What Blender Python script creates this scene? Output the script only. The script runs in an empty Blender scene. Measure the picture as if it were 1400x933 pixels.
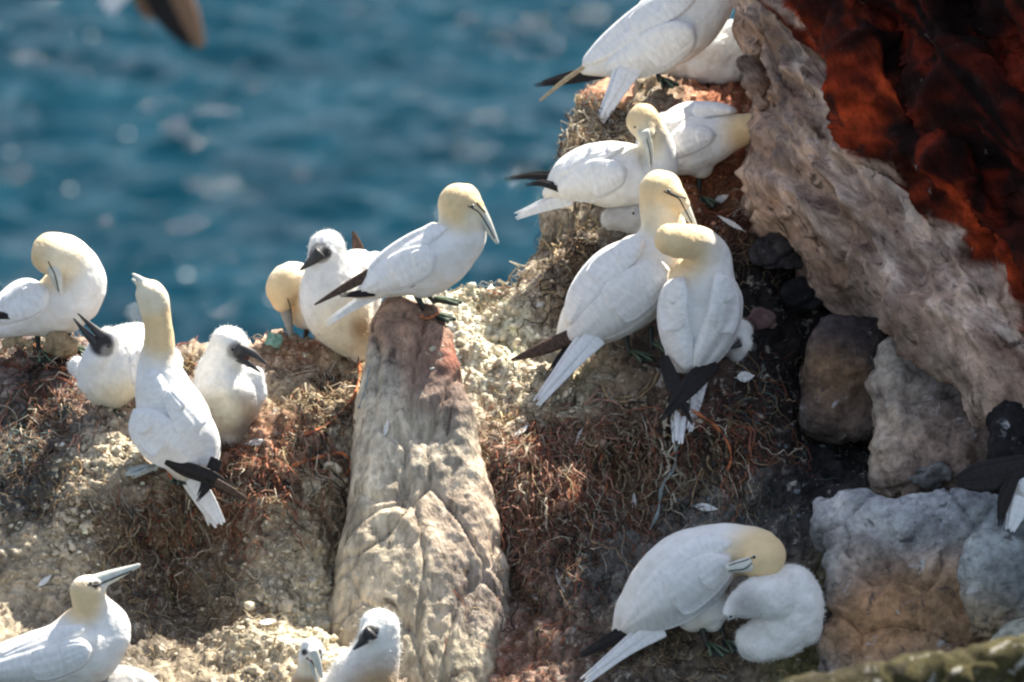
import bpy, bmesh, math, random
import numpy as np
from mathutils import Vector, noise
from mathutils.bvhtree import BVHTree
from mathutils.geometry import interpolate_bezier

random.seed(7); RNG = np.random.default_rng(11)
S = bpy.context.scene
COL = S.collection

# ------------------------------------------------------------------ camera, sky, sun, exposure
K, DIST, PITCH = 430.0, 20.0, math.radians(15)          # photo pixels per metre at the focus distance
FOC = Vector((0, 0, 38.0))                               # the nesting ledge is 38 m above the sea
VIEW = Vector((0, math.cos(PITCH), -math.sin(PITCH)))
UPV = Vector((0, math.sin(PITCH), math.cos(PITCH)))
RGT = Vector((1, 0, 0))
CAMP = FOC - VIEW * DIST
cd = bpy.data.cameras.new('camera'); cam = bpy.data.objects.new('camera', cd); COL.objects.link(cam)
cam.location = CAMP; cam.rotation_euler = (math.pi / 2 - PITCH, 0, 0)
cd.sensor_width = 36; cd.lens = 36 * DIST / (1400 / K); cd.clip_start = 0.5; cd.clip_end = 30000
cd.dof.use_dof = True; cd.dof.focus_distance = DIST; cd.dof.aperture_fstop = 3.0
S.camera = cam

SUN_EL, SUN_AZ = math.radians(54), math.radians(40)      # azimuth from +Y (away from camera) towards +X
w = bpy.data.worlds.new('World'); S.world = w; w.use_nodes = True
nt = w.node_tree; sky = nt.nodes.new('ShaderNodeTexSky'); sky.sky_type = 'NISHITA'; sky.sun_disc = False
sky.sun_elevation = SUN_EL; sky.sun_rotation = SUN_AZ; sky.altitude = 40; sky.dust_density = 1.0
bg = nt.nodes['Background']; bg.inputs[1].default_value = 0.085
hs = nt.nodes.new('ShaderNodeHueSaturation'); hs.inputs['Saturation'].default_value = 0.6
nt.links.new(sky.outputs[0], hs.inputs['Color']); nt.links.new(hs.outputs[0], bg.inputs[0])
sl = bpy.data.lights.new('sun', 'SUN'); sl.energy = 5.0; sl.angle = math.radians(0.6); sl.color = (1, 0.93, 0.80)
so = bpy.data.objects.new('sun', sl); COL.objects.link(so)
SDIR = Vector((math.sin(SUN_AZ) * math.cos(SUN_EL), math.cos(SUN_AZ) * math.cos(SUN_EL), math.sin(SUN_EL)))
so.rotation_euler = SDIR.to_track_quat('Z', 'Y').to_euler(); so.location = (10, 10, 60)
S.view_settings.view_transform = 'Standard'; S.view_settings.look = 'None'
S.view_settings.exposure = 1.5; S.view_settings.gamma = 1.0
S.render.engine = 'CYCLES'
S.cycles.use_denoising = True; S.cycles.filter_width = 2.3; S.cycles.max_bounces = 6; S.cycles.sample_clamp_indirect = 6

# ------------------------------------------------------------------ helpers
def P(px, py, dep=0.0):
    """photo pixel + metres beyond the focus plane -> world point"""
    k = (1 + dep / DIST) / K
    return CAMP + VIEW * (DIST + dep) + RGT * ((px - 700) * k) + UPV * ((466.5 - py) * k)

def depth_of(p):
    return (p - CAMP).dot(VIEW) - DIST

def ray_dir(px, py):
    return (P(px, py, 0) - CAMP).normalized()

def tag(o, label=None, cat=None, group=None, kind=None):
    if label: o['label'] = label
    if cat: o['category'] = cat
    if group: o['group'] = group
    if kind: o['kind'] = kind
    return o

def mkobj(name, verts, faces, mat=None, parent=None, smooth=True):
    me = bpy.data.meshes.new(name)
    me.from_pydata([tuple(v) for v in verts], [], [tuple(f) for f in faces]); me.update()
    if smooth: me.polygons.foreach_set('use_smooth', [True] * len(me.polygons))
    if mat: me.materials.append(mat)
    o = bpy.data.objects.new(name, me); COL.objects.link(o)
    if parent: setpar(o, parent)
    return o

def setpar(o, p):
    o.parent = p; o.matrix_parent_inverse = p.matrix_basis.inverted()

def catmull(pts, n):
    """pts: list of equal-length tuples -> n resampled rows"""
    a = np.array(pts, float); m = len(a)
    if m == 2: 
        t = np.linspace(0, 1, n)[:, None]; return a[0] * (1 - t) + a[1] * t
    ext = np.vstack([2 * a[0] - a[1], a, 2 * a[-1] - a[-2]])
    seg = np.linalg.norm(np.diff(a[:, :2], axis=0), axis=1) + 1e-6
    cum = np.concatenate([[0], np.cumsum(seg)]); out = []
    for s in np.linspace(0, cum[-1], n):
        i = min(int(np.searchsorted(cum, s, side='right')) - 1, m - 2); u = (s - cum[i]) / seg[i]
        p0, p1, p2, p3 = ext[i], ext[i + 1], ext[i + 2], ext[i + 3]
        out.append(0.5 * ((2 * p1) + (p2 - p0) * u + (2 * p0 - 5 * p1 + 4 * p2 - p3) * u * u + (3 * p1 - p0 - 3 * p2 + p3) * u ** 3))
    return np.array(out)

def sstep(a, b, x):
    t = np.clip((x - a) / (b - a), 0, 1); return t * t * (3 - 2 * t)

def loft_geo(st, d0, vy=None, ratio=1.0, n=None, seg=20, cap=(0.9, 0.9), twist=0.0, sq=1.0):
    """st: (px, py, a_px, dd_m). A round tube that follows the stations, with domed ends."""
    st = [tuple(s) + (0,) * (4 - len(s)) for s in st]
    if len(st) == 1: st = [st[0], (st[0][0] + 4, st[0][1] + 1) + st[0][2:]]
    L = sum(math.hypot(st[i + 1][0] - st[i][0], st[i + 1][1] - st[i][1]) for i in range(len(st) - 1))
    if n is None: n = max(8, int(L / 5))
    rows = catmull(st, n); rows[:, 2] = np.maximum(rows[:, 2], 0.6)
    cen, rad = [], []
    for px, py, a, dd in rows:
        dep = d0 + dd - (0.2 * (vy - py) / K if vy is not None else 0)
        cen.append(P(px, py, dep)); rad.append(a / K * (1 + dep / DIST))
    c2, r2, fl = [], [], []
    T0 = (cen[0] - cen[1]).normalized(); T1 = (cen[-1] - cen[-2]).normalized()
    for k in range(5, 0, -1):
        th = k / 5 * math.pi / 2 * 0.97
        c2.append(cen[0] + T0 * (rad[0] * cap[0] * math.sin(th))); r2.append(rad[0] * math.cos(th))
    c2 += cen; r2 += rad
    for k in range(1, 6):
        th = k / 5 * math.pi / 2 * 0.97
        c2.append(cen[-1] + T1 * (rad[-1] * cap[1] * math.sin(th))); r2.append(rad[-1] * math.cos(th))
    verts, faces = [], []; prevN = None
    for i, (c, r) in enumerate(zip(c2, r2)):
        T = c2[min(i + 1, len(c2) - 1)] - c2[max(i - 1, 0)]
        T.normalize()
        N = T.cross(VIEW)
        if N.length < 1e-4: N = prevN or RGT.copy()
        N.normalize()
        if prevN is not None and N.dot(prevN) < 0 and abs(T.dot(VIEW)) > 0.8: N = -N
        B = N.cross(T).normalized(); prevN = N
        if twist:
            q = twist; N, B = N * math.cos(q) + B * math.sin(q), B * math.cos(q) - N * math.sin(q)
        for j in range(seg):
            a = 2 * math.pi * j / seg
            ca, sa = math.cos(a), math.sin(a)
            if sq != 1.0: ca = math.copysign(abs(ca) ** sq, ca); sa = math.copysign(abs(sa) ** sq, sa)
            verts.append(c + N * (r * ca) + B * (r * ratio * sa))
    m = len(c2)
    for i in range(m - 1):
        for j in range(seg):
            k = (j + 1) % seg
            faces.append((i * seg + j, i * seg + k, (i + 1) * seg + k, (i + 1) * seg + j))
    faces.append(tuple(range(seg - 1, -1, -1))); faces.append(tuple((m - 1) * seg + j for j in range(seg)))
    return verts, faces

def merge(geos):
    V, F = [], []
    for v, f in geos:
        o = len(V); V += list(v); F += [tuple(i + o for i in q) for q in f]
    return V, F

def remesh(V, F, voxel, smooth=3):
    """union of overlapping closed shells as one continuous skin"""
    me = bpy.data.meshes.new('tmp'); me.from_pydata([tuple(v) for v in V], [], F); me.update()
    bm = bmesh.new(); bm.from_mesh(me); bmesh.ops.recalc_face_normals(bm, faces=bm.faces[:]); bm.to_mesh(me); bm.free()
    o = bpy.data.objects.new('tmp', me); COL.objects.link(o)
    m = o.modifiers.new('r', 'REMESH'); m.mode = 'VOXEL'; m.voxel_size = voxel
    if smooth:
        s = o.modifiers.new('s', 'SMOOTH'); s.iterations = smooth; s.factor = 0.5
    dg = bpy.context.evaluated_depsgraph_get()
    out = bpy.data.meshes.new_from_object(o.evaluated_get(dg), depsgraph=dg)
    bpy.data.objects.remove(o); bpy.data.meshes.remove(me)
    return out

def mesh_np(me):
    a = np.empty(len(me.vertices) * 3, np.float32); me.vertices.foreach_get('co', a); return a.reshape(-1, 3)
def norm_np(me):
    a = np.empty(len(me.vertices) * 3, np.float32); me.vertices.foreach_get('normal', a); return a.reshape(-1, 3)

def setcol(me, rgb, name='tint'):
    at = me.color_attributes.new(name, 'FLOAT_COLOR', 'POINT')
    c = np.ones((len(me.vertices), 4), np.float32); c[:, :3] = rgb
    at.data.foreach_set('color', c.ravel())

# ------------------------------------------------------------------ materials
def nmat(name, rough=0.8, spec=0.3):
    m = bpy.data.materials.new(name); m.use_nodes = True
    b = m.node_tree.nodes['Principled BSDF']; b.inputs['Roughness'].default_value = rough
    b.inputs['Specular IOR Level'].default_value = spec
    return m, m.node_tree, b

def N(t, typ, **kw):
    n = t.nodes.new(typ)
    for k, v in kw.items():
        if k in n.inputs: n.inputs[k].default_value = v
        else: setattr(n, k, v)
    return n

def noise_tex(t, scale, detail=4, rough=0.55, coord=None, dist=0.0):
    n = N(t, 'ShaderNodeTexNoise', Scale=scale, Detail=detail, Roughness=rough, Distortion=dist)
    if coord is not None: t.links.new(coord, n.inputs['Vector'])
    return n

def ramp(t, src, stops):
    r = t.nodes.new('ShaderNodeValToRGB'); e = r.color_ramp.elements
    while len(e) < len(stops): e.new(0.5)
    for el, (p, c) in zip(e, stops):
        el.position = p; el.color = (*c, 1) if len(c) == 3 else c
    t.links.new(src, r.inputs[0]); return r

def mix(t, f, a, b, mode='MIX'):
    m = t.nodes.new('ShaderNodeMix'); m.data_type = 'RGBA'; m.blend_type = mode
    for s, v in ((m.inputs[0], f), (m.inputs[6], a), (m.inputs[7], b)):
        if isinstance(v, (int, float)): s.default_value = v
        elif isinstance(v, tuple): s.default_value = (*v, 1)
        else: t.links.new(v, s)
    return m.outputs[2]

def bump(t, src, strength, dist, prev=None):
    b = N(t, 'ShaderNodeBump', Strength=strength, Distance=dist); t.links.new(src, b.inputs['Height'])
    if prev is not None: t.links.new(prev.outputs[0], b.inputs['Normal'])
    return b

def plumage(name, fluffy):
    m, t, b = nmat(name, 0.75, 0.15)
    at = N(t, 'ShaderNodeAttribute', attribute_name='tint')
    geo = t.nodes.new('ShaderNodeNewGeometry')
    n1 = noise_tex(t, 26 if fluffy else 16, 5, 0.6, geo.outputs['Position'])
    r1 = ramp(t, n1.outputs[0], [(0.3, (0.84, 0.83, 0.81)), (0.62, (1, 1, 1))])
    c = mix(t, 1.0, at.outputs['Color'], r1.outputs[0], 'MULTIPLY')
    t.links.new(c, b.inputs['Base Color'])
    n2 = noise_tex(t, 150 if fluffy else 95, 4, 0.65, geo.outputs['Position'])
    n3 = noise_tex(t, 40, 3, 0.5, geo.outputs['Position'])
    b1 = bump(t, n2.outputs[0], 0.5 if fluffy else 0.3, 0.003); b2 = bump(t, n3.outputs[0], 0.6 if fluffy else 0.45, 0.012, b1)
    t.links.new(b2.outputs[0], b.inputs['Normal'])
    b.inputs['Sheen Weight'].default_value = 0.25 if fluffy else 0.1; b.inputs['Sheen Roughness'].default_value = 0.5
    return m

def wingmat(name, c0, c1, rough=0.6):
    """overlapping feather rows along the wing, in its own length/width coordinates"""
    m, t, b = nmat(name, rough, 0.2)
    uv = N(t, 'ShaderNodeUVMap', uv_map='uv')
    mp = N(t, 'ShaderNodeMapping'); mp.inputs['Scale'].default_value = (7, 1.6, 1); t.links.new(uv.outputs[0], mp.inputs[0])
    nz = noise_tex(t, 1.6, 3, 0.6, mp.outputs[0])
    ww = N(t, 'ShaderNodeTexWave', Scale=0.42, Distortion=2.2, Detail=2.0); ww.bands_direction = 'Y'; ww.wave_profile = 'SAW'
    mp2 = N(t, 'ShaderNodeMapping'); mp2.inputs['Scale'].default_value = (1.2, 9, 1); t.links.new(uv.outputs[0], mp2.inputs[0])
    t.links.new(mp2.outputs[0], ww.inputs[0])
    r = ramp(t, nz.outputs[0], [(0.3, c1), (0.65, c0)])
    t.links.new(r.outputs[0], b.inputs['Base Color'])
    b1 = bump(t, ww.outputs[1], 0.16, 0.004); b2 = bump(t, nz.outputs[0], 0.3, 0.006, b1)
    t.links.new(b2.outputs[0], b.inputs['Normal'])
    return m

def plain(name, c, c2=None, rough=0.5, spec=0.3, scale=30, bmp=0.2):
    m, t, b = nmat(name, rough, spec); geo = t.nodes.new('ShaderNodeNewGeometry')
    n = noise_tex(t, scale, 4, 0.6, geo.outputs['Position'])
    r = ramp(t, n.outputs[0], [(0.3, c2 or tuple(x * 0.7 for x in c)), (0.7, c)])
    t.links.new(r.outputs[0], b.inputs['Base Color'])
    bb = bump(t, n.outputs[0], bmp, 0.004); t.links.new(bb.outputs[0], b.inputs['Normal'])
    return m

M = {}
M['plume'] = plumage('white_plumage', False)
M['down'] = plumage('white_down', True)
M['wing'] = wingmat('white_wing_feathers', (0.81, 0.81, 0.81), (0.66, 0.66, 0.67))
M['black'] = wingmat('black_primaries', (0.022, 0.018, 0.017), (0.008, 0.008, 0.010), 0.5)
M['brown'] = wingmat('worn_brown_primaries', (0.10, 0.062, 0.042), (0.03, 0.02, 0.018), 0.55)
M['bill'] = plain('pale_bill_horn', (0.66, 0.66, 0.59), (0.48, 0.49, 0.45), 0.4, 0.4, 40, 0.1)
M['darkbill'] = plain('dark_bill_horn', (0.05, 0.048, 0.05), (0.02, 0.02, 0.022), 0.45, 0.4, 50, 0.1)
M['greybill'] = plain('grey_bill_horn', (0.34, 0.33, 0.30), (0.22, 0.21, 0.20), 0.45, 0.4, 50, 0.1)
M['rufous'] = wingmat('rufous_wing_feathers', (0.30, 0.17, 0.10), (0.16, 0.09, 0.05))
M['tanfeather'] = wingmat('worn_tan_feather', (0.42, 0.34, 0.22), (0.26, 0.20, 0.13))
M['skin'] = plain('black_face_skin', (0.02, 0.02, 0.024), None, 0.5)
M['mouth'] = plain('dark_mouth', (0.10, 0.03, 0.03), None, 0.5)
M['iris'] = plain('pale_blue_iris', (0.45, 0.55, 0.6), None, 0.2, 0.5)
M['leg'] = plain('black_leg_skin', (0.025, 0.03, 0.028), None, 0.5, 0.4)
M['toe'] = plain('green_toe_line', (0.12, 0.17, 0.11), None, 0.5)
M['palefoot'] = plain('dusty_grey_web', (0.42, 0.46, 0.45), None, 0.6)

def rockmat(name, attr, stain=(0.55, 0.52, 0.46), dark=(0.03, 0.025, 0.022), s=1.0, stainlo=0.58, bmp=1.0, rot=None, sc=(1, 1, 1)):
    """mineral colour from the mesh attribute, broken by grain, guano stains and dirt, with fine relief"""
    m, t, b = nmat(name, 0.9, 0.15); geo = t.nodes.new('ShaderNodeNewGeometry'); pos = geo.outputs['Position']
    if rot is not None:
        mr = N(t, 'ShaderNodeVectorRotate', rotation_type='Y_AXIS', Angle=rot); t.links.new(pos, mr.inputs[0])
        mp = N(t, 'ShaderNodeMapping'); mp.inputs['Scale'].default_value = sc; t.links.new(mr.outputs[0], mp.inputs[0]); pos = mp.outputs[0]
    at = N(t, 'ShaderNodeAttribute', attribute_name=attr)
    n1 = noise_tex(t, 9 * s, 6, 0.65, pos); n2 = noise_tex(t, 45 * s, 5, 0.65, pos); n3 = noise_tex(t, 20 * s, 6, 0.7, pos, 0.6)
    r1 = ramp(t, n1.outputs[0], [(0.3, (0.45, 0.44, 0.44)), (0.5, (0.95, 0.95, 0.95)), (0.72, (1.55, 1.5, 1.42))])
    r2 = ramp(t, n2.outputs[0], [(0.3, (0.5, 0.5, 0.5)), (0.6, (1.15, 1.15, 1.15))])
    c = mix(t, 1.0, at.outputs['Color'], r1.outputs[0], 'MULTIPLY'); c = mix(t, 1.0, c, r2.outputs[0], 'MULTIPLY')
    f = ramp(t, n3.outputs[0], [(stainlo, (0, 0, 0)), (stainlo + 0.09, (0.85, 0.85, 0.85))])
    c = mix(t, f.outputs[0], c, stain)
    f2 = ramp(t, n3.outputs[0], [(0.34, (0.8, 0.8, 0.8)), (0.42, (0, 0, 0))])
    c = mix(t, f2.outputs[0], c, dark)
    t.links.new(c, b.inputs['Base Color'])
    v = N(t, 'ShaderNodeTexVoronoi', Scale=70 * s); t.links.new(pos, v.inputs['Vector'])
    b1 = bump(t, n2.outputs[0], 0.7 * bmp, 0.012 / s); b2 = bump(t, v.outputs[0], 0.35 * bmp, 0.008 / s, b1); b3 = bump(t, n3.outputs[0], 0.6 * bmp, 0.02 / s, b2)
    t.links.new(b3.outputs[0], b.inputs['Normal'])
    return m

M['ledge'] = rockmat('guano_crusted_earth', 'tint')
M['cliffrock'] = rockmat('banded_sandstone', 'tint', (0.44, 0.36, 0.32), (0.03, 0.014, 0.011), 0.62, 0.66, 1.3, math.radians(-54), (0.45, 1, 1.25))
M['pillar'] = rockmat('streaked_limestone', 'tint', (0.64, 0.56, 0.45), (0.07, 0.05, 0.04), 0.8, 0.60, 1.0, 0.0, (1.2, 1.2, 0.22))
M['boulder'] = rockmat('weathered_boulder', 'tint', (0.50, 0.50, 0.51), (0.045, 0.045, 0.05), 0.7, 0.61, 0.9)

def attrmat(name, rough=0.85):
    m, t, b = nmat(name, rough, 0.15); at = N(t, 'ShaderNodeAttribute', attribute_name='tint')
    geo = t.nodes.new('ShaderNodeNewGeometry'); n = noise_tex(t, 60, 3, 0.6, geo.outputs['Position'])
    r = ramp(t, n.outputs[0], [(0.3, (0.6, 0.6, 0.6)), (0.7, (1.2, 1.2, 1.2))])
    t.links.new(mix(t, 1.0, at.outputs['Color'], r.outputs[0], 'MULTIPLY'), b.inputs['Base Color'])
    bb = bump(t, n.outputs[0], 0.4, 0.006); t.links.new(bb.outputs[0], b.inputs['Normal'])
    return m
M['fibre'] = attrmat('dry_plant_fibre')
M['crumb'] = attrmat('guano_crumb')
M['clod'] = plain('guano_clod', (0.66, 0.59, 0.46), (0.42, 0.35, 0.26), 0.95, 0.1, 45, 0.8)
M['rope'] = plain('orange_net_twine', (0.60, 0.20, 0.085), (0.36, 0.12, 0.06), 0.8, 0.1, 90, 0.5)
M['tanrope'] = plain('straw_coloured_twine', (0.40, 0.29, 0.17), (0.22, 0.15, 0.09), 0.85, 0.1, 90, 0.5)
M['bluerope'] = plain('grey_blue_twine', (0.30, 0.34, 0.34), (0.18, 0.2, 0.2), 0.8, 0.1, 90, 0.5)
M['feather'] = plain('white_feather_vane', (0.80, 0.79, 0.78), (0.62, 0.62, 0.62), 0.7, 0.1, 60, 0.2)
M['green'] = plain('pale_green_plastic', (0.30, 0.50, 0.40), (0.2, 0.38, 0.3), 0.5, 0.3, 30, 0.2)

# ------------------------------------------------------------------ sea
def build_sea():
    ys = np.concatenate([[-400, -100, 0, 40, 80], np.linspace(108, 245, 620), np.geomspace(268, 20000, 40)])
    xs = np.concatenate([-np.geomspace(15000, 36, 26), np.linspace(-29, 29, 380), np.geomspace(36, 15000, 26)])
    X, Y = np.meshgrid(xs, ys); Z = np.zeros_like(X)
    for k in range(70):
        lam = 10 ** RNG.uniform(-0.3, 0.68); th = RNG.normal(math.radians(-75), 0.6); ph = RNG.uniform(0, 6.28)
        kk = 2 * math.pi / lam; A = 0.0094 * lam ** 0.97
        q = np.sin(kk * (X * math.cos(th) + Y * math.sin(th)) + ph)
        Z += A * (q + 0.35 * q * q)
    fade = sstep(108, 120, Y) * (1 - sstep(228, 244, Y)) * (1 - sstep(24, 29, np.abs(X)))
    Z *= fade
    ny, nx = X.shape; idx = np.arange(nx * ny).reshape(ny, nx)
    F = np.stack([idx[:-1, :-1], idx[:-1, 1:], idx[1:, 1:], idx[1:, :-1]], -1).reshape(-1, 4)
    m, t, b = nmat('sea_water', 0.07, 0.04); b.inputs['IOR'].default_value = 1.33
    geo = t.nodes.new('ShaderNodeNewGeometry')
    n0 = noise_tex(t, 0.22, 4, 0.55, geo.outputs['Position']); n1 = noise_tex(t, 2.2, 5, 0.6, geo.outputs['Position']); n2 = noise_tex(t, 9, 3, 0.6, geo.outputs['Position'])
    r = ramp(t, n0.outputs[0], [(0.3, (0.001, 0.016, 0.029)), (0.7, (0.003, 0.034, 0.056))])
    t.links.new(r.outputs[0], b.inputs['Base Color'])
    b1 = bump(t, n1.outputs[0], 0.4, 0.22); b2 = bump(t, n2.outputs[0], 0.3, 0.05, b1); t.links.new(b2.outputs[0], b.inputs['Normal'])
    o = mkobj('sea', np.stack([X, Y, Z], -1).reshape(-1, 3), F, m); tag(o, kind='structure')
    # small white flecks added on the wave tops to imitate sun glints
    V, Fc = [], []
    for _ in range(75):
        i, j = RNG.integers(80, 520), RNG.integers(60, 350); iy = 5 + i; jx = 26 + j; k0 = len(V); r = RNG.uniform(.05, .14) * (1.4 if RNG.random() < .2 else 1); n_ = 11
        V.append((X[iy, jx], Y[iy, jx], Z[iy, jx] + .05))
        for q in range(n_):
            a = 2 * math.pi * q / n_; rr = r * RNG.uniform(.6, 1.3); V.append((X[iy, jx] + rr * math.cos(a), Y[iy, jx] + rr * 1.2 * math.sin(a), Z[iy, jx] + .012))
        for q in range(n_): Fc.append((k0, k0 + 1 + q, k0 + 1 + (q + 1) % n_))
    fo = mkobj('sea_glints', V, Fc, plain('white_glint', (.85, .87, .88), (.7, .74, .76), .8, .2, 6, .3)); tag(fo, 'white flecks added as sun glints on the blue sea', 'foam', kind='stuff')
build_sea()

# ------------------------------------------------------------------ the nesting ledge
CTRL = np.array([
 (-300,470,.45),(-300,700,-.2),(-300,933,-.6),(0,480,.34),(120,485,.32),(260,500,.32),(400,465,.42),(60,560,.08),(60,620,-.1), (150,600,-.1),(220,640,-.2),(200,720,-.235),(300,605,-.02),(300,720,-.13),(400,560,.08),(430,650,-.08),(100,800,-.33),(0,700,-.2),(0,850,-.36),(0,933,-.72),(130,880,-.42),
 (250,860,-.28),(300,800,-.2),(400,800,-.33),(550,700,.05),(560,860,-.1),(420,933,-.62),(250,933,-.64),(0,1100,-.95),(400,1150,-1.0),(600,400,.5),(690,385,.66),(650,470,.34),
 (620,560,.1),(755,310,.80),(700,600,.0),(760,480,.32),(820,470,.34),(700,750,-.2),(720,933,-.5),(800,700,-.12),(850,590,.02),(900,620,-.02),
 (800,180,1.0),(900,110,1.25),(1040,100,1.35),(850,300,.74),(960,280,.74),(1000,350,.62),(900,450,.38),(960,510,.15),(960,610,-.02),(1050,560,.2),
 (1100,450,.6),(1150,600,.35),(1060,670,.05),(1200,660,.15),(900,700,-.12),(1000,700,-.05),(850,860,-.45),(1000,900,-.55),(1000,800,-.32),
 (1200,900,-.5),(1400,940,-.7),(1400,700,.15),(1300,600,.35),(1250,400,.8),(1500,300,1.0),(1700,600,.4),(1700,950,-.7),(900,1150,-1.0),(1400,1150,-1.1),(1250,100,1.4),(1600,50,1.2)], float)
def tps_fit(C, lam=1e-4):
    X = C[:, :2] / 400; d = np.linalg.norm(X[:, None] - X[None], axis=2); n = len(C)
    Kx = np.where(d > 0, d * d * np.log(d + 1e-12), 0) + lam * np.eye(n)
    A = np.zeros((n + 3, n + 3)); A[:n, :n] = Kx; Pm = np.hstack([np.ones((n, 1)), X]); A[:n, n:] = Pm; A[n:, :n] = Pm.T
    return X, np.linalg.solve(A, np.concatenate([C[:, 2], np.zeros(3)]))
TX, TW = tps_fit(CTRL)
def ledge_depth(px, py):
    q = np.stack([np.ravel(px), np.ravel(py)], 1) / 400
    d = np.linalg.norm(q[:, None] - TX[None], axis=2)
    r = np.where(d > 0, d * d * np.log(d + 1e-12), 0) @ TW[:-3] + TW[-3] + q @ TW[-2:]
    return r.reshape(np.shape(px))
CREST = np.array([(-400,472),(0,466),(30,458),(60,462),(125,470),(140,482),(240,490),(290,488),(355,468),(400,460),(430,470),(500,450),(520,430),(600,398),
 (640,378),(690,382),(720,366),(752,335),(760,295),(783,255),(788,200),(800,170),(850,135),(885,106),(950,106),(1040,100),(1100,90),(1200,60),(1700,10)], float)

PAINT = [ # zones of earth, guano crust, red soil, fibre mats, near-black shade painted into the hollow: (px, py, radius px, colour)
 (60,500,60,(.17,.13,.12)),(40,580,90,(.13,.10,.09)),(40,650,60,(.045,.05,.052)),(20,600,40,(.07,.065,.062)),(60,690,30,(.07,.065,.06)),(150,575,40,(.22,.14,.11)),(60,560,30,(.25,.13,.10)),
 (150,610,45,(.50,.44,.33)),(110,650,35,(.48,.42,.32)),(80,740,50,(.50,.44,.34)),(30,790,50,(.42,.36,.27)),(170,700,60,(.20,.15,.11)),(250,700,60,(.19,.15,.12)),
 (330,640,50,(.28,.17,.12)),(330,700,50,(.34,.27,.19)),(200,800,80,(.15,.13,.11)),(310,800,60,(.26,.21,.15)),(400,720,50,(.36,.30,.21)),(430,820,50,(.48,.42,.31)),(380,900,60,(.48,.42,.31)),(270,910,50,(.34,.28,.2)),
 (430,520,50,(.30,.24,.16)),(390,480,30,(.46,.35,.27)),(340,490,20,(.45,.30,.22)),(420,480,25,(.25,.14,.10)),(460,640,25,(.42,.36,.27)),(390,620,30,(.30,.16,.10)),
 (640,420,60,(.58,.53,.42)),(700,400,40,(.56,.46,.35)),(680,480,60,(.55,.49,.38)),(740,500,40,(.50,.44,.33)),(720,560,40,(.46,.40,.29)),(640,560,30,(.45,.40,.32)),(790,520,40,(.42,.36,.24)),(640,385,30,(.52,.38,.28)),
 (760,340,40,(.30,.24,.18)),(780,380,40,(.22,.18,.15)),(800,300,40,(.34,.30,.25)),(830,180,40,(.42,.31,.20)),(900,130,40,(.36,.30,.22)),(980,120,50,(.48,.20,.12)),(1020,140,30,(.50,.22,.13)),
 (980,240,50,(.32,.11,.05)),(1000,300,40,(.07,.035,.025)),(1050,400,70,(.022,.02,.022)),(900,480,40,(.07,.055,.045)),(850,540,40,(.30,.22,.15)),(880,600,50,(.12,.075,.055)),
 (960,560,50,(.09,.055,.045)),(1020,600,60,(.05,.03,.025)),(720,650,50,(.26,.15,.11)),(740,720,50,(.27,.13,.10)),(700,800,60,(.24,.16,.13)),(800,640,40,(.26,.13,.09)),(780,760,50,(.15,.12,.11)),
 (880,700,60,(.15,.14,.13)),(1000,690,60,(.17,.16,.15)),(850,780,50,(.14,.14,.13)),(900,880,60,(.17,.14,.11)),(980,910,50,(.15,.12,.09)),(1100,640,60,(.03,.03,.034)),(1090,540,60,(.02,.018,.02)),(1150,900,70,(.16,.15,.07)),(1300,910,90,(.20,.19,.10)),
 (680,880,50,(.28,.18,.14)),(760,880,50,(.22,.15,.12))]
def paint(px, py, base=(.22, .18, .14)):
    acc = np.zeros(px.shape + (3,)); ws = np.full(px.shape, 0.02)
    acc += np.array(base) * 0.02
    for x, y, r, c in PAINT:
        g = np.exp(-((px - x) ** 2 + (py - y) ** 2) / (r * r) * 1.1); acc += g[..., None] * np.array(c); ws += g
    return np.minimum(acc / ws[..., None] * (1 + .45 * sstep(900, 620, px) - .35 * sstep(620, 720, py) * sstep(420, 330, px))[..., None], .66)  # left and centre ground painted lighter as sunlit; lower left soil darker

def fnoise(p, s, seed=0.0):
    return noise.noise(Vector((p[0] * s + seed, p[1] * s - seed, p[2] * s + 2 * seed)))

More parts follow.
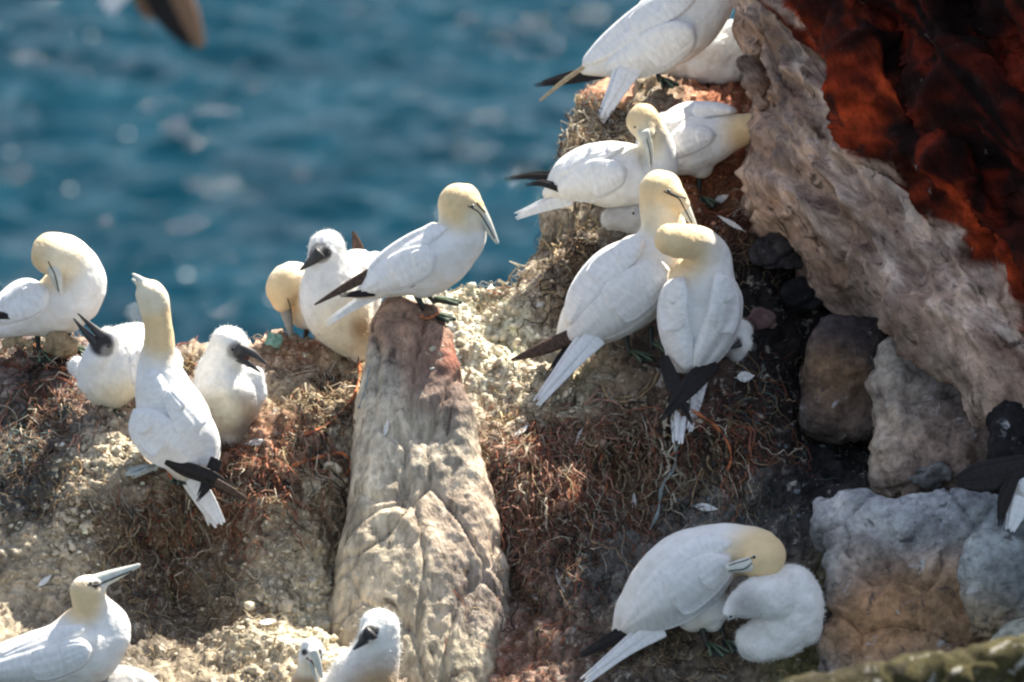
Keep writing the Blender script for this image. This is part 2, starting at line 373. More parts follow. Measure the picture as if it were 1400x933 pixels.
def build_ledge():
    us = np.arange(-320, 1700, 4.0); nv = 250
    crest = np.interp(us, CREST[:, 0], CREST[:, 1])
    crest = crest + np.array([8 * noise.noise(Vector((u / 28, 3.1, 0))) + 5 * noise.noise(Vector((u / 9, 7.1, 0))) for u in us])
    vs = np.linspace(0, 1, nv) ** 0.9
    PY = 1180 + (crest[None, :] - 1180) * vs[:, None]; PX = np.repeat(us[None, :], nv, 0)
    DP = np.empty_like(PX)
    for i in range(nv): DP[i] = ledge_depth(PX[i], PY[i])
    k = (1 + DP / DIST) / K
    W = np.array(CAMP)[None, None] + np.array(VIEW) * (DIST + DP)[..., None] + np.array(RGT) * ((PX - 700) * k)[..., None] + np.array(UPV) * ((466.5 - PY) * k)[..., None]
    # far side falls away to the sea, near side falls away below
    back = []
    for j, (dy, dz) in enumerate([(.04, -.01), (.12, -.05), (.25, -.2), (.45, -.7), (.8, -1.8), (1.6, -5), (5, -39)]):
        r = W[-1].copy(); r[:, 1] += dy; r[:, 2] += dz
        if j == 6: r[:, 2] = -1
        back.append(r)
    front = []
    for dy, z in [(-3.5, -1.0), (-1.0, 25), (-.4, 32)]:
        r = W[0].copy(); r[:, 1] += dy; r[:, 2] = z; front.append(r)
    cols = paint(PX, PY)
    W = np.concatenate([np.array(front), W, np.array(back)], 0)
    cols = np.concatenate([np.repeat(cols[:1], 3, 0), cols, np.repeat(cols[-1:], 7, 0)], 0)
    nr, nc = W.shape[:2]
    du = np.gradient(W, axis=1); dv = np.gradient(W, axis=0); nn = np.cross(du, dv); nn /= np.linalg.norm(nn, axis=2, keepdims=True) + 1e-9
    flat = W.reshape(-1, 3); disp = np.zeros(len(flat))
    for i, p in enumerate(flat):
        v = Vector(p)
        a = noise.noise(v * 3.2) * 0.09 + (0.3 - abs(noise.noise(v * 6.5))) * 0.06 + noise.noise(v * 13) * 0.026
        c = noise.noise(v * 27 + Vector((9, 2, 4))); a += (abs(c) - 0.25) * 0.046
        a += (abs(noise.noise(v * 55)) - .2) * 0.020 + noise.noise(v * 90) * 0.006
        disp[i] = a
    edge = np.ones((nr, nc)); edge[-5:] = 0.0; edge[:2] = 0
    W = W + nn * (disp.reshape(nr, nc) * edge)[..., None]
    idx = np.arange(nr * nc).reshape(nr, nc)
    F = np.stack([idx[:-1, :-1], idx[:-1, 1:], idx[1:, 1:], idx[1:, :-1]], -1).reshape(-1, 4)
    o = mkobj('nesting_ledge', W.reshape(-1, 3), F, M['ledge']); tag(o, kind='structure')
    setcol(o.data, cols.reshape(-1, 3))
    return o
LEDGE = build_ledge()

def bvh_of(o):
    me = o.data; return BVHTree.FromPolygons([v.co.copy() for v in me.vertices], [tuple(p.vertices) for p in me.polygons])
BV_LEDGE = bvh_of(LEDGE)

# ------------------------------------------------------------------ rock pieces: lofted shells with carved relief
def rock(name, rows, mat, colfun, parent=None, ratio=1.0, voxel=0.012, amp=1.0, seed=0.0, dd0=0.0, strata=0.0, zs=1.0, extra=(), sq=0.6):
    geos = []
    for st in [rows] + list(extra):
        geos.append(loft_geo(st, dd0, None, ratio, seg=24, cap=(0.45, 0.35), sq=sq))
    V, F = merge(geos); me = remesh(V, F, voxel, 2)
    co = mesh_np(me).copy(); no = norm_np(me)
    for i in range(len(co)):
        v = Vector(co[i]) + Vector((seed, seed * 2, -seed))
        w3 = Vector((v.x, v.y, v.z * zs))
        dd_, _ = noise.voronoi(w3 * 3.4 + noise.noise_vector(w3 * 3) * 0.8); e_ = dd_[1] - dd_[0]
        a = noise.noise(w3 * 3.5) * 0.08 + (0.3 - abs(noise.noise(w3 * 7))) * 0.05 - 0.035 * max(0, 1 - e_ / 0.10) ** 1.5 + noise.noise(w3 * 16) * 0.018 + (abs(noise.noise(w3 * 26)) - .2) * 0.016 + noise.noise(v * 34) * 0.008 + (abs(noise.noise(v * 60)) - .2) * 0.007
        if strata: a += strata * noise.noise(Vector((v.x * 2, v.y * 2, v.z * 26 + v.x * 6)))
        co[i] += no[i] * a * amp
    me.vertices.foreach_set('co', co.ravel()); me.update()
    me.polygons.foreach_set('use_smooth', [True] * len(me.polygons)); me.materials.append(mat)
    px, py = project(co); setcol(me, colfun(px, py, co, norm_np(me)))
    me.name = name; o = bpy.data.objects.new(name, me); COL.objects.link(o)
    if parent: setpar(o, parent)
    return o

def project(co):
    r = co - np.array(CAMP); d = r @ np.array(VIEW)
    return 700 + (r @ np.array(RGT)) / d * DIST * K, 466.5 - (r @ np.array(UPV)) / d * DIST * K

def zones(base, zs):
    def f(px, py, co, no):
        acc = np.zeros((len(px), 3)) + np.array(base) * 0.05; ws = np.full(len(px), 0.05)
        for x, y, r, c in zs:
            g = np.exp(-((px - x) ** 2 + (py - y) ** 2) / (r * r)); acc += g[:, None] * np.array(c); ws += g
        return acc / ws[:, None]
    return f

pillar = rock('rock_pillar', [(562,430,40,.10),(560,458,55,.085),(560,505,64,.05),(566,560,76,.01),(568,640,90,-.05),(572,740,112,-.12),(575,860,128,-.20),(580,1000,145,-.30),(585,1150,165,-.42)],
     M['pillar'], zones((.54,.45,.34), [(560,430,40,(.34,.21,.15)),(575,480,40,(.27,.17,.13)),(605,535,32,(.22,.16,.14)),(618,490,20,(.26,.08,.055)),(515,515,26,(.62,.56,.46)),(515,620,50,(.68,.60,.48)),(590,610,40,(.48,.42,.34)),
     (520,720,60,(.62,.53,.40)),(610,720,45,(.52,.41,.32)),(550,820,60,(.52,.45,.34)),(640,820,40,(.42,.35,.30)),(490,800,40,(.52,.44,.33)),(600,920,60,(.46,.41,.31)),(470,900,40,(.44,.37,.27))]), ratio=0.62, amp=0.62, seed=3, strata=0.0, voxel=0.009, zs=0.09, sq=0.55)
tag(pillar, kind='structure')
BV_PILLAR = bvh_of(pillar)

# the red cliff on the right: a pale band at its foot, red sandstone above, carried up past the frame
def build_cliff():
    us = np.linspace(0, 1, 300); vs = np.linspace(0, 1, 420)
    left = [(-900,1950),(-500,1580),(-250,1310),(-60,1095),(0,1058),(40,1040),(90,1030),(150,1040),(220,1046),(300,1052),(360,1095),(420,1150),(470,1215),(540,1330),(640,1480),(760,1640)]  # outline above the frame is shaped to set where the cliff's shadow falls
    ly = np.array([a for a, b in left], float); lx = np.array([b for a, b in left], float)
    PYs = -900 + vs * 1640
    V = np.empty((len(vs), len(us), 3)); C = np.empty((len(vs), len(us), 3))
    nback = 40
    for i, py in enumerate(PYs):
        x0 = np.interp(py, ly, lx)
        for j, u in enumerate(us):
            # first fifth wraps round the left edge from behind, the rest is the face turned to the camera
            if u < 0.2:
                q = u / 0.2; px = x0 + 90 * (1 - q) ** 1.6; dep = CL_D(x0, py) + 0.10 + 0.75 * (1 - q)
                if q > 0.75: dep -= 0.05 * (q - .75) / .25
            else:
                q = (u - 0.2) / 0.8; px = x0 + (2200 - x0) * q ** 1.35
                dep = CL_D(px, py) + 0.09 * math.exp(-(px - x0) / 22)
            V[i, j] = P(px, py, dep)
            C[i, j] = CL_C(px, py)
    du = np.gradient(V, axis=1); dv = np.gradient(V, axis=0); nn = -np.cross(du, dv); nn /= np.linalg.norm(nn, axis=2, keepdims=True) + 1e-9
    for i in range(len(vs)):
        for j in range(len(us)):
            v = Vector(V[i, j]); s = v.x * 0.58 - v.z * 0.81; w_ = v.x * 0.81 + v.z * 0.58     # beds dip down to the right
            a = noise.noise(v * 2.2) * 0.10 + (0.35 - abs(noise.noise(Vector((s * 1.5, v.y * 2, w_ * 5.5))))) * 0.20 + (0.3 - abs(noise.noise(Vector((s * 4 + 7, v.y * 6, w_ * 12))))) * 0.10 + (0.3 - abs(noise.noise(Vector((s * 9, v.y * 12, w_ * 24))))) * 0.045
            a += (abs(noise.noise(v * 17)) - .2) * 0.035 + noise.noise(v * 40) * 0.008
            sw = (w_ * 7.5 + 1.2 * noise.noise(v * 2.5) + .5 * noise.noise(v * 8)) % 1.0; a += 0.045 * (sw if sw < .82 else (1 - sw) * 4.5) * (0.4 + 0.6 * abs(noise.noise(v * 3 + Vector((5, 5, 5)))) * 2)
            V[i, j] += nn[i, j] * a
    idx = np.arange(len(vs) * len(us)).reshape(len(vs), len(us))
    F = np.stack([idx[:-1, :-1], idx[1:, :-1], idx[1:, 1:], idx[:-1, 1:]], -1).reshape(-1, 4)
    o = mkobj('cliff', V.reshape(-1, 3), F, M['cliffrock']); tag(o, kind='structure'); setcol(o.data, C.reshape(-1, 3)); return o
BX = [(-900, 700), (0, 1085), (60, 1120), (130, 1165), (200, 1205), (270, 1262), (330, 1310), (400, 1372), (470, 1420), (800, 1700)]
def CL_BND(py): return np.interp(py, [a for a, b in BX], [b for a, b in BX])
def CL_D(px, py):
    d = 0.46 - 0.62 * (px - 1040) / 360 * (1 if px < 1400 else 1400 / px) - 0.0 * py
    d += 0.20 * (300 - py) / K
    over = px - CL_BND(py)                                   # red beds overhang the pale band
    d -= 0.16 * float(sstep(-15, 60, over))
    d += 0.26 * math.exp(-((over - 105 - 20 * noise.noise(Vector((py / 60, 0, 3)))) / 24) ** 2) + 0.2 * math.exp(-((over - 250 - 30 * noise.noise(Vector((py / 80, 5, 3)))) / 34) ** 2)
    d += 0.55 * float(sstep(60, -60, (np.interp(px, [1040, 1400, 1640], [300, 580, 760]) - py))) 
    return max(d, -1.6)
def CL_C(px, py):
    o = px - CL_BND(py) 
    al, ac = (px * .58 + py * .81), (px * .81 - py * .58)            # along and across the beds
    o = o + 16 * noise.noise(Vector((px / 40, py / 40, 1))) + 26 * noise.noise(Vector((al / 90, ac / 10, 4))) + 10 * noise.noise(Vector((al / 25, ac / 5, 8)))
    n = 0.5 + 0.5 * noise.noise(Vector((al / 120, ac / 26, 2))) + 0.35 * noise.noise(Vector((al / 40, ac / 9, 6)))
    m = 0.5 + 0.5 * noise.noise(Vector((al / 70, ac / 34, 9))) + 0.3 * noise.noise(Vector((px / 14, py / 14, 3)))
    n, m = min(1, max(0, .5 + 1.7 * (n - .5))), min(1, max(0, .5 + 1.7 * (m - .5)))
    lip = float(sstep(-110, -20, o)); n = min(1, n * (.75 + .45 * lip))
    pale = np.array((.40, .27, .21)) * (1 - n) + np.array((.86, .70, .60)) * n
    pale = pale * (1 - .5 * m) + np.array((.40, .23, .15)) * .5 * m
    q = float(sstep(.62, .9, .5 + .6 * noise.noise(Vector((al / 45, ac / 22, 31))))); pale = pale * (1 - .7 * q) + np.array((.13, .085, .075)) * .7 * q
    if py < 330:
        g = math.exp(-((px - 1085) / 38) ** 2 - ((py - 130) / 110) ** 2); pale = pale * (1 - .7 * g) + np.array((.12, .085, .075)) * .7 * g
    red = np.array((.40, .050, .013)) * (0.10 + 1.1 * n * n); deep = np.array((.009, .003, .003)) * (1 - n ** 2.5) + np.array((.16, .018, .007)) * n ** 3  # deep puts the face's heavy shade into the rock colour as near-black
    f = float(sstep(12, 75, o + 60 * (m - .5))); red = red * (1 - f) + deep * f
    k = float(sstep(-7, 8, o)); return pale * (1 - k) + red * k
CLIFF = build_cliff()

# boulders under the cliff
b = rock('boulder', [(1158,575,62,.26),(1160,520,60,.28),(1163,478,56,.30),(1166,452,46,.32)], M['boulder'], zones((.2,.17,.16), [(1165,455,35,(.055,.045,.05)),(1150,510,32,(.26,.155,.085)),(1190,470,30,(.06,.05,.05)),(1150,545,30,(.10,.07,.055))]), ratio=0.8, amp=0.45, seed=5)
tag(b, 'dark domed boulder with a tan foot wedged under the cliff', 'boulder')
b = rock('boulder', [(1285,650,84,.05),(1283,600,86,.05),(1275,550,80,.08),(1262,505,64,.10),(1258,478,42,.12)], M['boulder'], zones((.36,.30,.26), [(1225,560,55,(.46,.38,.31)),(1295,505,60,(.07,.07,.085)),(1225,490,30,(.34,.31,.28)),(1330,560,40,(.16,.13,.12)),(1280,600,45,(.42,.30,.24)),(1350,520,30,(.05,.05,.06))]), ratio=0.75, amp=0.75, seed=9)
tag(b, 'tall pale brown boulder with blackened crown against the cliff', 'boulder')
b = rock('boulder', [(1120,700,30,-.32),(1170,720,52,-.36),(1230,740,66,-.40),(1300,745,66,-.42),(1390,750,70,-.42),(1480,760,70,-.42)], M['boulder'],
   zones((.3,.3,.3), [(1140,690,45,(.46,.46,.48)),(1200,690,50,(.42,.44,.47)),(1280,690,60,(.40,.42,.45)),(1170,760,40,(.36,.30,.26)),(1200,830,55,(.38,.21,.10)),(1300,820,60,(.36,.22,.12)),(1110,770,40,(.28,.33,.34)),(1370,700,50,(.30,.34,.37))]), ratio=0.9, amp=0.8, seed=14,
   extra=[[(1180,760,60,-.42),(1200,820,74,-.46),(1205,880,82,-.5),(1205,950,90,-.55)], [(1290,760,60,-.44),(1310,830,80,-.48),(1320,900,90,-.52),(1320,980,100,-.56)]])
tag(b, 'broad grey topped boulder with rusty orange flank beside the preening gannet', 'boulder')
b = rock('boulder', [(1362,860,40,-.72),(1368,820,56,-.70),(1372,785,58,-.68),(1375,755,44,-.66)], M['boulder'], zones((.3,.3,.29), [(1360,770,50,(.34,.37,.38)),(1350,840,40,(.30,.22,.14)),(1400,790,40,(.16,.18,.19))]), ratio=0.8, amp=0.6, seed=21)
tag(b, 'grey knobbly boulder leaning on the rusty flanked boulder', 'boulder')
b = rock('boulder', [(1395,960,40,-.85),(1400,900,42,-.82),(1402,870,34,-.80)], M['boulder'], zones((.36,.36,.30), []), ratio=0.8, amp=0.5, seed=25)
tag(b, 'small pale boulder on the mossy ground below the knobbly boulder', 'boulder')
b = rock('boulder', [(1400,660,44,-.36),(1396,610,48,-.34),(1388,565,40,-.30)], M['boulder'], zones((.025,.024,.026), []), ratio=0.7, amp=0.5, seed=31)  # near-black base colour stands for rock in deep shade
tag(b, 'boulder coloured black for deep shade behind the bird with brown wingtips', 'boulder')
for i, (x, y, r, d, c) in enumerate([(1258,652,17,-.1,(.3,.31,.3)),(1285,650,13,-.12,(.3,.3,.29)),(1240,640,12,-.05,(.2,.21,.21)),(1010,468,12,.3,(.12,.12,.12)),(1064,352,28,.62,(.07,.065,.07)),(1100,405,20,.6,(.03,.03,.035)),(26,468,13,None,(.40,.31,.19)),(76,471,11,None,(.42,.32,.2)),(1042,440,16,.3,(.16,.10,.10))]):
    if d is None: d = float(ledge_depth(np.array([x]), np.array([y + 10]))[0]) - .05
    kx, ky = (1.6, .55) if x < 100 else (1, 1)
    b = rock('stone', [(x - r * .9 * kx, y + 4 * ky, r * .55 * ky, d), (x - r * .2 * kx, y - 2 * ky, r * .8 * ky, d), (x + r * .5 * kx, y + ky, r * .7 * ky, d), (x + r * 1.1 * kx, y + 5 * ky, r * .4 * ky, d)], M['ledge' if x < 100 else 'boulder'], zones(c, []), amp=0.8, voxel=0.007, seed=40 + i, sq=.45)
    tag(b, ['pale rounded stone at the foot of the blackened boulder', 'small cream stone next to the pale rounded stone', 'flat grey stone tucked against the blackened boulder',
            'dark pebble behind the chick beside the crossed wingtips', 'slate grey stone in the dark hollow below the cliff', 'black stone deep in the shaded hollow', 'tan flat stone on the rim of the dark nest, under the tail', 'tan flat stone on the rim of the dark nest, between the legs', 'reddish dark stone in the hollow beside the pale chick'][i], 'stone')

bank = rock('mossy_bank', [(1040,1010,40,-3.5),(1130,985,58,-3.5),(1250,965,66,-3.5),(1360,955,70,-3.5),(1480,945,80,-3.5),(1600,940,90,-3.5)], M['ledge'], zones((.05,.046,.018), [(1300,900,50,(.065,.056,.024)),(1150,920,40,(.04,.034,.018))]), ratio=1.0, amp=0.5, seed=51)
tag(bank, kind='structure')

def hit(bv, px, py):
    h = bv.ray_cast(CAMP, ray_dir(px, py)); return depth_of(h[0]) if h[0] is not None else None
def ground_dep(px, py):
    c = [d for d in (hit(BV_LEDGE, px, py), hit(BV_PILLAR, px, py)) if d is not None]
    return min(c) if c else None

# ------------------------------------------------------------------ birds
WHITE = np.array((0.80, 0.80, 0.79)); BUFF = np.array((0.79, 0.60, 0.35)); DARK = np.array((0.035, 0.033, 0.036)); DIRT = np.array((0.42, 0.29, 0.17))
COLS = {'buff': BUFF, 'dark': DARK, 'dirt': DIRT, 'grey': np.array((0.25, 0.24, 0.235)), 'cream': np.array((0.80, 0.72, 0.55)), 'slate': np.array((0.45, 0.44, 0.43)), 'grime': np.array((0.20, 0.15, 0.11))}

class Bird:
    def __init__(s, name, label, cat, d0, vy, group=None):
        s.d0, s.vy, s.name = d0, vy, name
        s.root = bpy.data.objects.new(name, None); COL.objects.link(s.root); s.root.empty_display_size = 0.1
        s.label, s.cat, s.group = label, cat, group
        tag(s.root, label, cat, group)
    def dep(s, py, dd=0): return s.d0 + dd - 0.2 * (s.vy - py) / K
    def body(s, lofts, tints=(), ratio=0.9, mat='plume', voxel=0.0065, smooth=5, lump=0.0, fuzz=0, fuzzlen=0.0048, base=None):
        geos = []; 
        for L in lofts:
            r = ratio
            if isinstance(L, dict): r = L.get('ratio', ratio); L = L['st']
            geos.append(loft_geo(L, s.d0, s.vy, r, seg=22))
        V, F = merge(geos); me = remesh(V, F, voxel, smooth)
        co = mesh_np(me).copy()
        s.root.location = Vector((float(co[:, 0].mean()), float(co[:, 1].mean()), float(co[:, 2].min())))
        bpy.context.view_layer.update()
        if mat == 'plume' or lump:
            no = norm_np(me)
            for i in range(len(co)):
                v = Vector(co[i]); co[i] += no[i] * (lump * (noise.noise(v * 22) + 0.5 * noise.noise(v * 50)) if lump else 0.004 * noise.noise(v * 11) + 0.0022 * noise.noise(v * 28))
            me.vertices.foreach_set('co', co.ravel()); me.update()
        px, py = project(co); c = np.tile(base if base is not None else WHITE, (len(co), 1)).astype(float)
        dps = (co - np.array(CAMP)) @ np.array(VIEW) - DIST
        for T in tints:
            kind, x, y, r, soft = T[:5]; near = T[5] if len(T) > 5 else False
            q = np.hypot(px - x, py - y); m = 1 - sstep(r, r + soft, q)
            if near: m = m * (1 - sstep(-0.01, 0.03, dps - s.dep(y)))
            c = c * (1 - m[:, None]) + COLS[kind] * m[:, None]
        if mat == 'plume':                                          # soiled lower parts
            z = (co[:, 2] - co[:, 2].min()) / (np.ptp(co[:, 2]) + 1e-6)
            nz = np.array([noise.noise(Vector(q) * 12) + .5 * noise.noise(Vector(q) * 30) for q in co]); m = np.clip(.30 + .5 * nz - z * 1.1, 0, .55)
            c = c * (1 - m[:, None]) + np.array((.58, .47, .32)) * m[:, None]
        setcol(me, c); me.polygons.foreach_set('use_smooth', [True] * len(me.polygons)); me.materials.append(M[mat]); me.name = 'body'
        s.bo = bpy.data.objects.new('body', me); COL.objects.link(s.bo); setpar(s.bo, s.root)
        s.bv = BVHTree.FromPolygons([Vector(v) for v in co], [tuple(p.vertices) for p in me.polygons])
        if fuzz: s.fuzz(fuzz, fuzzlen, co, norm_np(me), c)
        return s
    def fuzz(s, n, ln, co, no, c):
        ii = RNG.integers(0, len(co), n); V, F, C = [], [], []
        for i in ii:
            if c[i].mean() < 0.2: continue
            p = Vector(co[i]) + Vector(RNG.normal(0, 0.003, 3)); nn = Vector(no[i]); d = (nn + Vector(RNG.normal(0, 0.55, 3)) + Vector((0, 0, -0.25))).normalized()
            sd = d.cross(Vector(RNG.normal(0, 1, 3))).normalized() * 0.0009; l = ln * RNG.uniform(0.5, 1.2)
            k = len(V); V += [p - sd, p + sd, p + d * l * 0.6 + sd * .6 + nn * .001, p + d * l]; F += [(k, k + 1, k + 2), (k, k + 2, k + 3)]; C += [c[i]] * 4
        o = mkobj('down_fluff', V, F, M['down'], s.root); setcol(o.data, np.array(C)); tag(o, kind='stuff')
    def surf(s, px, py): return hit(s.bv, px, py)
    def wrap(s, name, st, mat, thick=0.022, ns=None, nt=23, parent=None, sink=0.006, drop=0.6, vane=True, lift=0.0):
        """a sheet of feathers lying on the body along a line of stations (px, py, half width)"""
        L = sum(math.hypot(st[i + 1][0] - st[i][0], st[i + 1][1] - st[i][1]) for i in range(len(st) - 1))
        ns = ns or max(8, int(L / 5)); rows = catmull(st, ns); uu = np.linspace(0, 1, ns)
        for f_ in (uu / 0.12, (1 - uu) / 0.06): rows[:, 2] *= np.sqrt(np.clip(1 - (1 - np.clip(f_, 0, 1)) ** 2, 0.02, 1))
        G = np.zeros((ns, nt, 2)); H = np.full((ns, nt), np.nan); A = rows[:, 2].clip(0.5)
        for i in range(ns):
            t = rows[min(i + 1, ns - 1), :2] - rows[max(i - 1, 0), :2]; t /= np.linalg.norm(t) + 1e-9; nrm = np.array((-t[1], t[0]))
            e = 1.0
            for j in range(nt):
                v = -1 + 2 * j / (nt - 1); G[i, j] = rows[i, :2] + nrm * v * A[i] * e
                h = s.surf(*G[i, j]); 
                if h is not None: H[i, j] = h
        cj = nt // 2; cen = H[:, cj].copy(); ok = ~np.isnan(cen)
        if ok.any(): cen = np.interp(np.arange(ns), np.where(ok)[0], cen[ok])
        else: cen = np.array([s.dep(r[1]) for r in rows])
        for i in range(ns):
            lim = drop * A[i] / K
            for j in range(nt):
                v = -1 + 2 * j / (nt - 1); d = cen[i] + lim * v * v
                H[i, j] = d if np.isnan(H[i, j]) else min(max(H[i, j], cen[i] - lim), cen[i] + lim)
        for _ in range(6):
            H2 = H.copy(); H2[1:-1] = (H[:-2] + 2 * H[1:-1] + H[2:]) / 4; H = H2.copy(); H[:, 1:-1] = (H2[:, :-2] + 2 * H2[:, 1:-1] + H2[:, 2:]) / 4
        V, F, UV = [], [], []
        for side in (0, 1):
            for i in range(ns):
                endf = min(1.0, (A[i] / (A.max() * 0.45)))
                for j in range(nt):
                    v = -1 + 2 * j / (nt - 1); b = math.sqrt(max(0, 1 - v * v))
                    uq = i / (ns - 1); rip = math.sin(v * 11 + 2.2 * uq + 1.3 * noise.noise(Vector((uq * 5, v * 2, st[0][0])))) * (0.15 + 0.85 * uq)
                    th = thick * endf * b * (1 + .16 * noise.noise(Vector((uq * 4, v * 1.5, st[0][1])))) + (0.0014 * rip * b * endf if side == 0 and vane else 0)
                    V.append(P(*G[i, j], H[i, j] - lift - (th if side == 0 else -(sink + 0.004) * b) + 0.002)); UV.append((i / (ns - 1) * L / 60, v * A[i] / 30))
        o = ns * nt
        for i in range(ns - 1):
            for j in range(nt - 1):
                a = i * nt + j; F.append((a, a + 1, a + nt + 1, a + nt)); F.append((o + a, o + a + nt, o + a + nt + 1, o + a + 1))
            for j, fl in ((0, 1), (nt - 1, 0)):
                a = i * nt + j; q = (a, a + nt, o + a + nt, o + a); F.append(q if fl else q[::-1])
        for i, fl in ((0, 0), (ns - 1, 1)):
            for j in range(nt - 1):
                a = i * nt + j; q = (a, a + 1, o + a + 1, o + a); F.append(q if fl else q[::-1])
        ob = mkobj(name, V, F, M[mat], parent or s.root); me = ob.data
        uv = me.uv_layers.new(name='uv'); li = np.empty(len(me.loops), int); me.loops.foreach_get('vertex_index', li)
        uv.data.foreach_set('uv', np.array(UV)[li].ravel())
        if name == 'wing' and L > 55:                               # a second, shorter row of feathers over the fore wing
            k = catmull(st, 24)
            for a_, b_, sc in ((1, 14, .80), (1, 8, .58)):
                q = [(k[i][0], k[i][1], max(2.0, k[i][2] * sc * (1 if i < b_ - 2 else .82))) for i in range(a_, b_ + 1, 2)]
                s.wrap('wing_coverts', q, mat, .006, parent=ob, lift=thick * .92 + (.004 if b_ < 10 else 0), drop=drop)
        return ob
    def blade(s, name, st, mat, ratio=0.28, dd=-0.012, parent=None, dep0=None, cap=(0.4, 0.3), twist=0.0):
        """a long feather bundle (wing tip, tail) that leaves the body at its first station"""
        h = s.surf(st[0][0], st[0][1]) if dep0 is None else dep0
        if h is None: h = s.dep(st[0][1], -0.02)
        st = [tuple(q) + (0,) * (4 - len(q)) for q in st]
        V, F = loft_geo(st, h + dd, None, ratio, seg=12, cap=cap, twist=twist)
        o = mkobj(name, V, F, M[mat], parent or s.root)
        px, py = project(np.array([tuple(v) for v in V])); d = np.array((st[-1][0] - st[0][0], st[-1][1] - st[0][1]), float); d /= np.linalg.norm(d)
        u = ((px - st[0][0]) * d[0] + (py - st[0][1]) * d[1]) / 60; v = (-(px - st[0][0]) * d[1] + (py - st[0][1]) * d[0]) / 18
        me = o.data; uv = me.uv_layers.new(name='uv'); li = np.empty(len(me.loops), int); me.loops.foreach_get('vertex_index', li)
        uv.data.foreach_set('uv', np.stack([u, v], 1)[li].ravel())
        return o
    def fan(s, name, st, mat, n=4, spread=0.16, dd=-0.012, dep0=None, ratio=0.22):
        """n overlapping feathers that share a root: the width of the stations is split among them"""
        h = s.surf(st[0][0], st[0][1]) if dep0 is None else dep0
        if h is None: h = s.dep(st[0][1], -0.02)
        a, e = np.array(st[0][:2], float), np.array(st[-1][:2], float); L = np.linalg.norm(e - a); t = (e - a) / L; nr = np.array((-t[1], t[0]))
        for k in range(n):
            v = (k / (n - 1) * 2 - 1) if n > 1 else 0; sh = 1 - 0.07 * v * v - 0.05 * ((k * 7) % 3)
            q = []
            for i, p in enumerate(st):
                u = i / (len(st) - 1); c = a + (np.array(p[:2]) - a) * sh; w_ = p[2] * ((0.62 if n < 3 else .46) if i < len(st) - 1 else 0.22)
                c = c + nr * v * (p[2] * 0.62 * (1 - 0.35 * u) + spread * 20 * u * u)
                q.append((c[0], c[1], w_, (p[3] if len(p) > 3 else 0) + 0.006 * (k % 2) + 0.004 * k + 0.012 * v * v))
            s.blade(name, q, mat, ratio, dd, dep0=h, cap=(0.3, 1.2))
    def bill(s, st, mat='bill', dd=0.0, ratio=0.75, name='bill', line=True):
        st = [tuple(q) + (0,) * (4 - len(q)) for q in st]; st = [(a, b, c, d + dd) for a, b, c, d in st]
        V, F = loft_geo(st, s.d0, s.vy, ratio, seg=14, cap=(0.3, 0.8)); o = mkobj(name, V, F, M[mat], s.root)
        s.billo = o; return o
    def gape(s, pts, wpx=1.6, mat='skin', parent=None, name='gape_line', raise_=0.004):
        """a thin line of bare black skin that follows head and bill"""
        me = [s.bv]; 
        if getattr(s, 'billo', None): me.append(bvh_of_world(s.billo))
        wpx *= .62
        rows = catmull([(a, b) for a, b in pts], max(6, len(pts) * 4)); last = None; st = []
        for x, y in rows:
            hs = [h for h in (hit(b, x, y) for b in me) if h is not None]
            d = min(hs) if hs else last
            if d is None: d = s.dep(y, -0.05)
            last = d; st.append((x, y, wpx, d))
        d = [q[3] for q in st]; d = np.convolve(np.r_[d[0], d, d[-1]], [.25, .5, .25], 'valid')
        st = [(q[0], q[1], q[2], float(z) - 0.001) for q, z in zip(st, d)]
        V, F = loft_geo(st, 0, None, 0.8, n=len(st), seg=8); return mkobj(name, V, F, M[mat], parent or s.root)
    def eye(s, x, y, r=3.0, mat='iris'):
        r *= 0.9
        h = s.surf(x, y); h = s.dep(y, -0.05) if h is None else h
        bm = bmesh.new(); bmesh.ops.create_uvsphere(bm, u_segments=14, v_segments=9, radius=r / K)
        me = bpy.data.meshes.new('eye'); bm.to_mesh(me); bm.free(); me.materials.append(M[mat]); me.polygons.foreach_set('use_smooth', [True] * len(me.polygons))
        o = bpy.data.objects.new('eye', me); COL.objects.link(o); o.location = P(x, y, h + 0.002); bpy.context.view_layer.update(); setpar(o, s.root)
        if mat == 'iris':
            bm = bmesh.new(); bmesh.ops.create_uvsphere(bm, u_segments=12, v_segments=8, radius=r / K * 0.8)
            me = bpy.data.meshes.new('pupil'); bm.to_mesh(me); bm.free(); me.materials.append(M['skin'])
            p = bpy.data.objects.new('pupil', me); COL.objects.link(p); p.parent = o; p.location = VIEW * (-r / K * 0.4)
        return o
    def leg(s, x0, y0, x1, y1, ang=-90, size=1.0, mat='leg', w=4.0, dd=0.0, splay=26, webmat=None, dep1=None):
        """shank from the belly to the ground plus a webbed foot with three toes; ang = heading of the foot on the ground, degrees from +x"""
        d = s.dep(y1, dd) if dep1 is None else dep1
        V, F = loft_geo([(x0, y0, w * 1.25, d), (x0 * .5 + x1 * .5 - 1, y0 * .5 + y1 * .5, w * .9, d), (x1, y1, w, d)], 0, None, 1.0, seg=10); lg = mkobj('leg', V, F, M[mat], s.root)
        c = P(x1, y1, d); toes = []; L = 0.085 * size
        for a, l in ((splay, 0.9), (0, 1.05), (-splay, 0.95)):
            q = math.radians(ang + a); toes.append(c + Vector((math.cos(q), math.sin(q), -0.10)) * (L * l))
        up = Vector((0, 0, 1)); V = [c + up * 0.010, c - up * .004]; F = []
        web = []
        for i in range(3):
            web.append(toes[i])
            if i < 2: web.append((toes[i] + toes[i + 1]) / 2 * 0.86 + c * 0.14)
        for p in web: V += [p + up * .004, p - up * .004]
